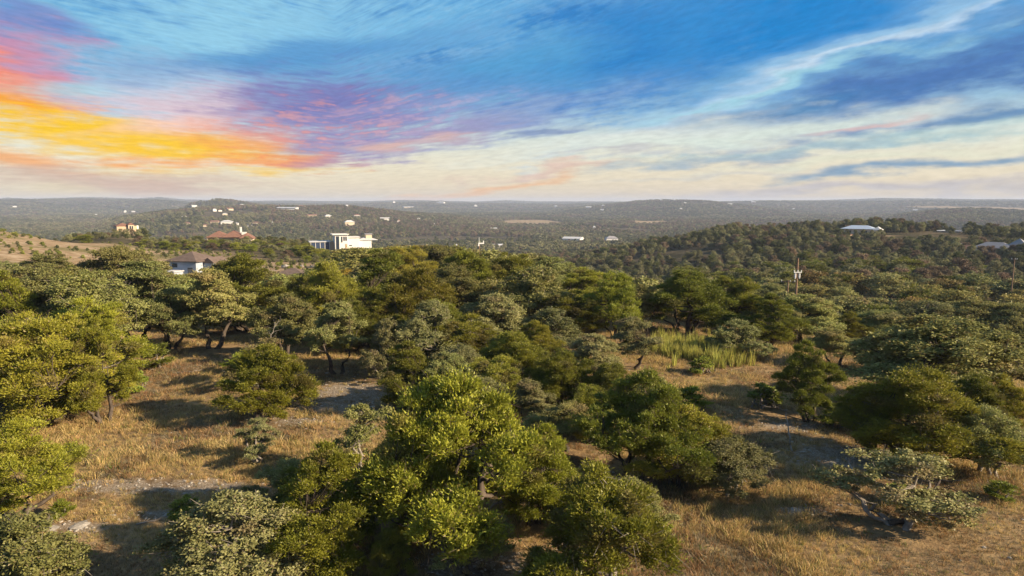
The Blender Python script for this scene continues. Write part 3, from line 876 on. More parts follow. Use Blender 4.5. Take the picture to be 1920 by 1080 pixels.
# column, base row, width px, top row, kind, prototype, tone, label
NEAR = [
    (35, 968, 235, 780, 'j', 4, YG, 'bright yellow-green juniper cut by the left picture edge, beside the grassy gap'),
    (30, 1150, 270, 955, 'o', 3, LG, 'light green oak filling the bottom left corner'),
    (425, 1125, 250, 908, 'o', 3, GY, 'pale grey-green bushy oak near the bottom, left of the central junipers'),
    (620, 1065, 215, 828, 'j', 1, YG, 'bright juniper with a rounded crown just left of the big central juniper'),
    (485, 868, 85, 778, 'o', 4, GY, 'small sparse grey oak sapling at the right end of the golden grass patch'),
    (680, 905, 130, 752, 'o', 4, LG, 'spiky pale shrubby oak left of the top of the big central juniper'),
    (865, 1030, 320, 708, 'j', 0, YG, 'largest yellow-green juniper in the bottom centre of the view'),
    (770, 1000, 190, 790, 'j', 2, NM, 'green juniper pressed against the left flank of the big central juniper'),
    (905, 1092, 150, 950, 'o', 2, NM, 'small slender oak with a bare leaning trunk at the bottom centre'),
    (1130, 1125, 285, 868, 'j', 5, YG, 'bright juniper at the bottom right of centre beside the dry slope'),
    (1365, 925, 150, 812, 'o', 1, GY, 'pale grey-green oak at the right tip of the centre-right clump'),
    (1190, 905, 235, 688, 'j', 4, DK, 'dark open juniper with black branches right of the central juniper'),
    (1270, 910, 180, 760, 'j', 0, OL, 'olive juniper between the dark open juniper and the pale grey oak'),
    (1690, 990, 225, 862, 'o', 4, GY, 'low sprawling grey oak with a dark bent limb on the right slope'),
    (1700, 872, 265, 690, 'j', 0, OL, 'broad dark-olive juniper above the low sprawling oak on the right'),
    (1850, 890, 150, 755, 'o', 1, NM, 'green oak at the right edge beside the broad olive juniper'),
    (1515, 790, 118, 638, 'j', 4, DK, 'lone dark juniper on bare twin trunks in the right-hand clearing'),
    (1755, 790, 300, 628, 'o', 0, OL, 'large rounded oak behind the broad olive juniper at right'),
    (492, 790, 175, 648, 'j', 0, YG, 'lone compact juniper standing left of the pale gravel patch'),
    (505, 730, 120, 628, 'o', 4, (1.0, 0.85, 0.9), 'half-bare grey twiggy oak behind the lone compact juniper'),
    (205, 792, 120, 600, 'j', 3, YG, 'slim yellowish juniper on dark trunks at the right end of the left clump'),
    (85, 790, 240, 590, 'j', 2, YG, 'wide yellow-green juniper in the middle of the left clump'),
    (15, 770, 190, 600, 'j', 0, NM, 'green juniper at the left edge below the yellowish crowns'),
    (30, 690, 150, 510, 'j', 1, YG, 'yellow-topped juniper at the far left edge under the bare hill'),
    (90, 665, 190, 478, 'o', 0, NM, 'tall full oak at the back of the left clump'),
    (170, 680, 190, 505, 'o', 1, LG, 'fresh green oak in the upper right of the left clump'),
    (160, 730, 170, 560, 'j', 5, YG, 'golden-green juniper low in the left clump behind the slim one'),
    (5, 620, 130, 488, 'o', 2, DK, 'dark oak partly outside the left picture edge at the tree line'),
    (265, 640, 150, 480, 'o', 2, NM, 'oak on two pale straight trunks left of the twisted trunks'),
    (320, 655, 110, 535, 'o', 0, NM, 'small oak on a leaning red-brown trunk by the golden gap'),
    (395, 655, 120, 500, 'o', 2, OL, 'oak with twisted dark trunks leaning both ways'),
    (460, 620, 165, 476, 'j', 1, DK, 'dark domed juniper above the twisted trunks'),
    (540, 672, 130, 545, 'o', 0, LG, 'bright green oak right of the twisted trunks'),
    (635, 700, 105, 562, 'o', 2, NM, 'slim green oak on dark thin trunks over shaded ground'),
    (722, 712, 95, 594, 'o', 3, GY, 'pale rounded grey oak, left one of the two in the middle'),
    (803, 700, 125, 560, 'o', 1, GY, 'pale rounded grey oak, right one of the two in the middle'),
    (730, 605, 165, 450, 'j', 1, DK, 'tallest dark juniper breaking the valley view right of the white house'),
    (628, 640, 130, 494, 'j', 0, NM, 'green juniper below and left of the tallest dark juniper'),
    (790, 640, 150, 500, 'j', 2, OL, 'olive juniper directly below the tallest dark juniper'),
    (850, 610, 130, 492, 'o', 0, OL, 'brownish oak in the middle of the tree line'),
    (700, 650, 130, 540, 'j', 4, NM, 'juniper with layered crown over the gap left of the two pale oaks'),
    (885, 590, 130, 472, 'j', 0, NM, 'juniper under the pale mast at the back of the tree line'),
    (960, 585, 130, 476, 'j', 2, DK, 'flat-topped dark juniper right of the pale mast'),
    (1010, 625, 150, 496, 'o', 1, OL, 'wide greyish oak behind the centre of the ridge'),
    (1095, 600, 130, 502, 'j', 1, NM, 'round green juniper at the back of the ridge, right of centre'),
    (1160, 640, 130, 512, 'j', 0, NM, 'deep green juniper above the tall yellow weeds'),
    (930, 660, 140, 545, 'o', 0, GY, 'greyish oak above the dense middle of the thicket'),
    (1035, 665, 130, 578, 'o', 3, GY, 'silver-grey low oak in the dense middle of the thicket'),
    (880, 700, 130, 590, 'j', 5, OL, 'olive juniper right of the two pale grey oaks'),
    (965, 740, 150, 622, 'j', 0, NM, 'green juniper above the small rounded grey oak'),
    (1115, 715, 120, 620, 'o', 0, GY, 'grey-green oak left of the dry clearing'),
    (1190, 690, 90, 590, 'o', 2, GY, 'small grey oak on thin trunks at the left edge of the clearing'),
    (1050, 770, 130, 655, 'j', 2, NM, 'low green juniper in the thicket left of the clearing'),
    (1150, 780, 130, 680, 'j', 0, DK, 'dark juniper at the lower left corner of the clearing'),
    (985, 805, 85, 705, 'o', 2, GY, 'small round grey oak on a bare stem above the central juniper'),
    (900, 800, 110, 700, 'o', 0, GY, 'grey oak peeping over the top of the big central juniper'),
    (765, 775, 130, 640, 'j', 1, DK, 'dark shaded juniper over the black shadow in the middle'),
    (840, 770, 120, 655, 'o', 0, NM, 'green oak right of the black shadow in the middle'),
    (1065, 850, 110, 745, 'o', 2, OL, 'thin olive oak on bare stems behind the right side of the central juniper'),
    (1290, 625, 170, 508, 'j', 0, DK, 'wide dark juniper behind the tall yellow weeds'),
    (1370, 620, 130, 518, 'j', 2, NM, 'green juniper right of the wide dark one behind the weeds'),
    (1380, 668, 100, 594, 'o', 3, (1.1, 1.12, 1.05), 'pale silvery round oak bush at the right end of the yellow weeds'),
    (1440, 650, 110, 550, 'j', 1, NM, 'green juniper left of the two-trunk juniper, below the utility pole'),
    (1505, 645, 140, 545, 'o', 0, LG, 'light green oak at the foot of the utility pole'),
    (1583, 655, 85, 582, 'j', 4, OL, 'small juniper on two thin trunks at the back of the clearing'),
    (1650, 660, 120, 575, 'o', 2, NM, 'oak on a leaning dark trunk right of the small two-trunk juniper'),
    (1735, 655, 140, 570, 'o', 1, GY, 'grey-green oak at the back right edge of the ridge'),
    (1815, 650, 140, 572, 'o', 0, OL, 'olive oak second from the right along the back edge of the ridge'),
    (1890, 660, 130, 565, 'o', 1, OL, 'grey-olive oak at the back edge of the ridge by the right picture edge'),
    (1900, 745, 130, 630, 'o', 2, OL, 'oak on bare trunks at the right picture edge above the dry grass'),
    (1650, 700, 90, 625, 'o', 0, GY, 'small grey-green oak on the left shoulder of the large rounded oak'),
    (1630, 850, 110, 715, 'j', 5, OL, 'narrow olive juniper on the left side of the broad one'),
    (1810, 840, 130, 700, 'j', 0, DK, 'dark juniper between the large rounded oak and the right edge oak'),
    (575, 640, 110, 520, 'j', 2, DK, 'dark juniper behind the bright oak, left of the tall junipers'),
    (225, 560, 150, 466, 'o', 1, OL, 'broad oak at the back of the ridge below the brushy hill'),
    (292, 548, 80, 490, 'o', 0, LG, 'light oak left of the grey-roofed house'),
    (435, 555, 100, 484, 'o', 2, OL, 'oak right of the blue-grey wall of the nearest house'),
    (90, 560, 130, 470, 'o', 0, NM, 'oak at the back of the left clump under the bare hill'),
    (1230, 575, 120, 490, 'j', 5, OL, 'olive juniper at the back of the ridge left of the wide dark one'),
    (1130, 550, 110, 488, 'o', 3, OL, 'low oak at the valley edge of the ridge, right of centre'),
    (1030, 560, 120, 480, 'o', 0, NM, 'green oak at the valley edge behind the flat-topped juniper'),
    (820, 540, 120, 470, 'o', 1, OL, 'yellow-tinged oak at the valley edge left of the pale mast'),
    (760, 555, 110, 462, 'j', 2, OL, 'olive juniper behind the right shoulder of the tallest dark one'),
    (1440, 590, 90, 530, 'o', 0, NM, 'small oak at the valley edge left of the utility pole'),
    (800, 955, 90, 860, 'j', 3, NM, 'narrow juniper tip in front of the dark gap left of the central juniper'),
    (735, 1085, 90, 985, 'j', 2, DK, 'low dark juniper bush at the bottom beside the shaded red soil'),
    (560, 1000, 120, 870, 'j', 5, DK, 'dark juniper behind the bright rounded one at bottom left of centre'),
    (1040, 960, 80, 870, 'o', 4, OL, 'thin twiggy oak under the right side of the central juniper'),
    (1185, 1000, 120, 890, 'o', 1, LG, 'light green oak at the upper right of the bottom juniper'),
    (1010, 985, 170, 790, 'j', 1, YG, 'upright bright juniper attached to the right side of the largest one'),
    (600, 600, 120, 508, 'j', 0, OL, 'olive juniper at the back, left of the tallest dark juniper'),
    (655, 660, 100, 560, 'j', 2, DK, 'dark juniper in the gap above the slim oak on thin trunks'),
    (745, 690, 90, 590, 'j', 1, DK, 'dark narrow juniper between the two pale grey oaks'),
    (830, 670, 110, 560, 'j', 3, NM, 'green juniper behind the right pale grey oak'),
    (1000, 690, 110, 600, 'j', 4, OL, 'olive juniper below the silver-grey low oak'),
    (1070, 640, 110, 545, 'j', 5, NM, 'green juniper in the upper right of the thicket'),
    (930, 610, 120, 520, 'o', 3, OL, 'low olive oak below the flat-topped dark juniper'),
    (870, 750, 110, 640, 'o', 1, GY, 'grey-green oak at the left edge of the lower thicket'),
    (930, 770, 110, 665, 'j', 5, NM, 'green juniper in the lower thicket above the grey oak tops'),
    (1100, 830, 110, 720, 'j', 2, NM, 'green juniper behind the dark open juniper, left side'),
    (1010, 870, 100, 770, 'o', 3, OL, 'olive oak between the central juniper and the dark open one'),
    (1205, 620, 100, 530, 'o', 0, OL, 'olive oak left of the wide dark juniper'),
    (1340, 900, 100, 790, 'j', 5, OL, 'olive juniper above the pale grey oak of the centre-right clump'),
    (540, 960, 130, 850, 'o', 4, OL, 'thin olive oak at the left of the bright rounded juniper'),
    (670, 1010, 120, 880, 'j', 0, NM, 'green juniper behind the right side of the bright rounded one'),
    (1560, 690, 90, 610, 'o', 2, OL, 'small olive oak at the back right of the clearing'),
    (130, 620, 130, 510, 'j', 0, OL, 'olive juniper at the back of the left clump'),
    (60, 730, 150, 590, 'o', 1, OL, 'olive oak inside the left clump'),
    (1880, 820, 110, 700, 'j', 4, OL, 'olive juniper on a bare stem at the right edge'),
    (1240, 830, 120, 700, 'o', 0, OL, 'olive oak behind the top of the centre-right clump'),
]
def top_z(px, row, dist):
    d = ray_dir(px, row)
    return CAM_Z + d[2] / math.hypot(d[0], d[1]) * dist


for (px, base, wpx, top, k, pi_, tone, label) in NEAR:
    x, y = at(px, base)
    d = math.hypot(x, y)
    w = wpx * (y * 0.992 + 1.76) / FPX
    g = h1(x, y)
    # the crown top seen is somewhat nearer the back of the tree
    hgt = top_z(px, top + 3, d + 0.15 * w) - g
    hgt = min(max(hgt, w * 0.66), 8.2)
    if k == 'j': hgt *= 1.04
    pr = (JUN if k == 'j' else OAK)[pi_]
    put_tree('juniper_tree' if k == 'j' else 'oak_tree', pr, x, y, w * 0.90, hgt, label, JG if k == 'j' else OG, tone=tone, z=g - 0.05)
print('near trees', len(NEAR))

# ------------------------------------------------------------------ houses
M['white'] = plain_mat('white_stucco', (0.70, 0.68, 0.64), 0.8, 0.05)
M['cream'] = plain_mat('cream_stone', (0.60, 0.50, 0.36), 0.9, 0.12)
M['tan_wall'] = plain_mat('tan_wall', (0.45, 0.34, 0.24), 0.9, 0.12)
M['tile_roof'] = plain_mat('brown_tile_roof', (0.20, 0.105, 0.075), 0.9, 0.2, 1.0)
M['grey_roof'] = plain_mat('grey_metal_roof', (0.26, 0.25, 0.26), 0.5, 0.1, 1.0, 0.5)
M['blue_roof'] = plain_mat('blue_metal_roof', (0.42, 0.50, 0.62), 0.4, 0.08, 1.0, 0.6)
M['light_roof'] = plain_mat('light_metal_roof', (0.54, 0.54, 0.54), 0.5, 0.05, 1.0, 0.5)
M['brown_shingle'] = plain_mat('brown_shingle_roof', (0.13, 0.095, 0.08), 0.95, 0.25, 1.0)
M['blue_wall'] = plain_mat('blue_grey_siding', (0.34, 0.38, 0.45), 0.8, 0.05)
M['glass'] = plain_mat('window_glass', (0.03, 0.04, 0.06), 0.12, 0.0, 1.0, 0.8)
M['blue_glass'] = plain_mat('dark_blue_glass', (0.045, 0.065, 0.12), 0.15, 0.05, 1.0, 0.8)
M['pole_wood'] = plain_mat('pole_wood', (0.24, 0.16, 0.11), 0.95, 0.25, 2.0, 0.1)
M['pale_metal'] = plain_mat('pale_metal', (0.75, 0.75, 0.73), 0.5, 0.05)


def emp(name, x, y, z, rz, label, cat, group=None):
    e = bpy.data.objects.new(name, None)
    col.objects.link(e)
    e.location = (x, y, z); e.rotation_euler = (0, 0, rz)
    tag(e, label, cat, group)
    return e


def boxp(name, e, mat, *b):
    g = Geo()
    g.box(*b)
    return link(name, g.mesh(name, [M[mat]]), e)


def hip(name, e, mat, x0, x1, y0, y1, z0, z1, over=0.5, ridge=None, gable=False):
    x0 -= over; x1 += over; y0 -= over; y1 += over
    g = Geo()
    t = 0.18
    wx, wy = x1 - x0, y1 - y0
    if wx >= wy:
        k = 0.0 if gable else min(wy / 2, wx / 2 - 0.05) if ridge is None else ridge
        r0 = (x0 + k, (y0 + y1) / 2, z1); r1 = (x1 - k, (y0 + y1) / 2, z1)
        V = [(x0, y0, z0), (x1, y0, z0), (x1, y1, z0), (x0, y1, z0), (x0, y0, z0 + t), (x1, y0, z0 + t), (x1, y1, z0 + t), (x0, y1, z0 + t), r0, r1]
        Q = [(3, 2, 1, 0), (0, 1, 5, 4), (1, 2, 6, 5), (2, 3, 7, 6), (3, 0, 4, 7), (4, 5, 9, 8), (6, 7, 8, 9)]
        T = [(5, 6, 9), (7, 4, 8)]
    else:
        k = 0.0 if gable else min(wx / 2, wy / 2 - 0.05) if ridge is None else ridge
        r0 = ((x0 + x1) / 2, y0 + k, z1); r1 = ((x0 + x1) / 2, y1 - k, z1)
        V = [(x0, y0, z0), (x1, y0, z0), (x1, y1, z0), (x0, y1, z0), (x0, y0, z0 + t), (x1, y0, z0 + t), (x1, y1, z0 + t), (x0, y1, z0 + t), r0, r1]
        Q = [(3, 2, 1, 0), (0, 1, 5, 4), (1, 2, 6, 5), (2, 3, 7, 6), (3, 0, 4, 7), (5, 6, 9, 8), (7, 4, 8, 9)]
        T = [(4, 5, 8), (6, 7, 9)]
    g.add(V, Q, T)
    return link(name, g.mesh(name, [M[mat]]), e)


def facing(x, y, turn=0.0):
    """rotation that turns a house's front (local -Y) towards the camera, plus a turn"""
    return math.atan2(-x, y) + R(turn)


# the white modern house, about 350 m off
x, y = polar(645, 352)
g0 = top_z(645, 438.5, 352) - 8.3
wh = emp('modern_house', x, y, g0, facing(x, y, 8), 'white flat-roofed modern house with a dark glass wing behind the tree line', 'house')
boxp('glass_wing', wh, 'blue_glass', -15.4, -6.0, 1.5, 8, 0.0, 3.3 + 1.0)
boxp('wing_roof', wh, 'light_roof', -15.9, -5.6, 1.0, 8.5, 4.3, 4.75)
for i in range(5):
    boxp('mullion', wh, 'white', -15.3 + i * 2.25, -15.1 + i * 2.25, 1.35, 1.497, 0.0, 4.3)
boxp('link_wall', wh, 'tan_wall', -6.0, -3.9, 2.2, 7, 0, 4.4)
boxp('tower_wall', wh, 'white', -3.9, 2.3, -2.0, 6.0, 0, 7.9)
boxp('tower_roof', wh, 'white', -5.2, 2.8, -2.8, 6.6, 7.9, 8.3)
boxp('window', wh, 'glass', -3.4, -1.9, -2.12, -1.998, 0.6, 7.2)
boxp('window', wh, 'glass', -0.9, -0.3, -2.12, -1.998, 4.2, 7.0)
boxp('window', wh, 'glass', 0.2, 0.85, -2.12, -1.998, 5.0, 7.0)
boxp('window', wh, 'glass', 1.2, 1.85, -2.12, -1.998, 5.0, 7.0)
boxp('door', wh, 'tan_wall', 1.0, 2.0, -2.12, -1.998, 0.5, 3.4)
boxp('front_wing', wh, 'white', 2.3, 8.2, -1.2, 6, 0, 6.4)
boxp('front_wing_roof', wh, 'white', 2.3, 8.6, -1.7, 6.5, 6.4, 6.75)
boxp('window', wh, 'glass', 3.0, 4.4, -1.32, -1.198, 2.2, 2.7)
boxp('rear_wing', wh, 'white', 8.2, 14.5, 0.5, 6.5, 0, 4.9)
hip('rear_roof', wh, 'light_roof', 8.2, 17.2, 0.5, 6.5, 4.9, 6.2)
boxp('roof_room', wh, 'cream', 12.0, 15.0, 2.0, 6.0, 4.6, 7.6)
boxp('roof_room_cap', wh, 'grey_roof', 11.7, 15.3, 1.7, 6.3, 7.6, 8.1)

# brown tiled mansion
x, y = polar(437, 385)
g0 = top_z(463, 425.5, 385) - 8.6
mh = emp('tiled_house', x, y, g0, facing(x, y, -10), 'sprawling house with brown tiled hip roofs and a white chimney beyond the scrub', 'house')
boxp('wall', mh, 'cream', -11.5, 9.5, 0, 11, 0, 3.3)
hip('roof', mh, 'tile_roof', -11.5, -1.5, 0, 11, 3.3, 6.6)
hip('roof', mh, 'tile_roof', -3.5, 6.2, -1.5, 9, 3.35, 7.0)
hip('roof', mh, 'tile_roof', 5.2, 10.5, -4, 8, 2.9, 5.4)
boxp('gable_wall', mh, 'cream', 8.0, 11.8, -5.5, 0, 0, 2.7)
hip('roof', mh, 'tile_roof', 8.0, 11.8, -5.5, 1, 2.7, 4.4, gable=True)
boxp('chimney', mh, 'white', 4.6, 5.5, 1.0, 2.0, 5.2, 8.6)
boxp('dormer', mh, 'white', 5.6, 7.8, -0.5, 1.0, 4.6, 6.0)
boxp('window', mh, 'glass', 9.0, 10.8, -5.62, -5.498, 0.8, 2.1)
boxp('window', mh, 'glass', -9.0, -7.0, -0.12, 0.002, 1.0, 2.4)

# small brown house with white accents, left
x, y = polar(246, 470)
g0 = top_z(246, 417.5, 470) - 4.6
sh = emp('brown_house', x, y, g0, facing(x, y, 15), 'brown house with white trim peeking over the brushy hill at left', 'house')
boxp('wall', sh, 'tan_wall', -7, 7, 0, 9, -4, 3.4)
hip('roof', sh, 'tile_roof', -7, 3, 0, 9, 3.4, 5.6)
boxp('front_bay', sh, 'cream', 0.5, 4.2, -2.0, 0, -4, 4.2)
hip('roof', sh, 'tile_roof', 0.5, 4.2, -2.0, 5, 4.2, 6.0)
boxp('window', sh, 'glass', 1.2, 2.4, -2.12, -1.998, 1.2, 3.4)
boxp('window', sh, 'glass', 2.8, 3.8, -2.12, -1.998, 1.2, 3.4)
boxp('chimney', sh, 'white', 7.2, 8.4, 1, 2, -4, 3.6)

sh.scale = (0.78, 0.78, 0.78)

# nearest house among the trees at left
x, y = polar(350, 162)
zt = top_z(350, 470, 162)
nh = emp('grey_roofed_house', x, y, zt - 6.8, facing(x, y, -38), 'nearest house, dark shingle roof and blue-grey walls half hidden by oaks', 'house')
boxp('wall', nh, 'blue_wall', -4.0, 2.6, 0, 7, -3, 4.4)
hip('roof', nh, 'brown_shingle', -4.0, 2.6, 0, 7, 4.4, 6.4, over=0.6)
boxp('garage_wall', nh, 'blue_wall', -3.6, -0.6, -3.0, -0.003, -3, 2.4)
hip('porch_roof', nh, 'light_roof', -3.6, -0.6, -3.0, 0, 2.4, 2.8, over=0.3)
boxp('window', nh, 'glass', -3.2, -2.0, -0.12, 0.002, 3.2, 4.0)
boxp('window', nh, 'glass', 0.6, 1.8, -0.12, 0.002, 1.2, 3.2)
boxp('door', nh, 'white', -3.0, -1.4, -3.12, -2.998, -2.5, 1.8)
boxp('side_gable', nh, 'blue_wall', 2.7, 5.0, 2.5, 7.0, -3, 4.0)
hip('side_roof', nh, 'brown_shingle', 2.7, 5.0, 2.5, 7.0, 4.0, 5.2, gable=True, over=0.3)

# roof just below the dry lot
x, y = polar(540, 150)
zt = top_z(540, 505, 150)
lr = emp('low_house', x, y, zt - 4.6, facing(x, y, -20), 'low house with grey-brown roof showing below the bare dry lot', 'house')
boxp('wall', lr, 'white', -3.4, 3.6, 0, 6, -3, 3.0)
hip('roof', lr, 'brown_shingle', -3.4, 3.6, 0, 6, 3.0, 4.6)
boxp('window', lr, 'glass', -1.6, 0.4, -0.12, 0.002, 1.0, 2.2)

# blue-roofed house on the right-hand hill
x, y = polar(1607, 530)
zt = top_z(1607, 422.5, 530)
bh = emp('blue_roofed_house', x, y, zt - 6.0, facing(x, y, -12), 'pale house with a shining blue metal roof on top of the wooded hill', 'house')
boxp('wall', bh, 'cream', -11, 8, 0, 10, -3, 3.4)
hip('roof', bh, 'blue_roof', -12, 8, 0, 10, 3.4, 5.9, over=1.0)
hip('roof', bh, 'light_roof', 8, 12.5, -1, 6, 3.0, 5.3, over=0.5)
boxp('gable_wall', bh, 'white', 8, 12.5, -1, 6, -3, 2.95)
boxp('window', bh, 'glass', -8, -6, -0.12, 0.002, 0.6, 2.4)
boxp('window', bh, 'glass', 1, 4, -0.12, 0.002, 0.6, 2.4)

# grey pyramid-roofed house, right
x, y = polar(1862, 420)
zt = top_z(1885, 447, 420)
gh = emp('pyramid_roofed_house', x, y, zt - 8.4, facing(x, y, -14), 'grey house with a steep pyramid roof near the right picture edge', 'house')
boxp('wall', gh, 'blue_wall', -10, 6, 0, 9, -3, 3.2)
hip('roof', gh, 'grey_roof', -10, 6, 0, 9, 3.2, 6.2, over=0.8)
boxp('tower_wall', gh, 'tan_wall', 3.5, 12.0, 2.5, 11, -3, 4.0)
hip('tower_roof', gh, 'grey_roof', 3.5, 12.0, 2.5, 11, 4.0, 8.4, over=0.9)
boxp('side_wing', gh, 'tan_wall', -19, -10, 2, 8, -3, 2.2)
hip('side_roof', gh, 'tile_roof', -19, -10, 2, 8, 2.2, 4.0, over=0.6)
boxp('window', gh, 'glass', -1.5, -0.6, -0.12, 0.002, 1.0, 2.6)
boxp('window', gh, 'glass', 0.2, 1.1, -0.12, 0.002, 1.0, 2.6)
CLEAR = []       # house plots kept free of trees: centre, radius
for px, d, r_ in ((645, 350, 19), (600, 348, 12), (437, 385, 15), (246, 468, 10), (352, 160, 8), (346, 142, 3.5), (540, 150, 6), (1607, 530, 13),
                  (1862, 420, 14), (1815, 420, 8), (690, 352, 12)):
    CLEAR.append((*polar(px, d), r_))

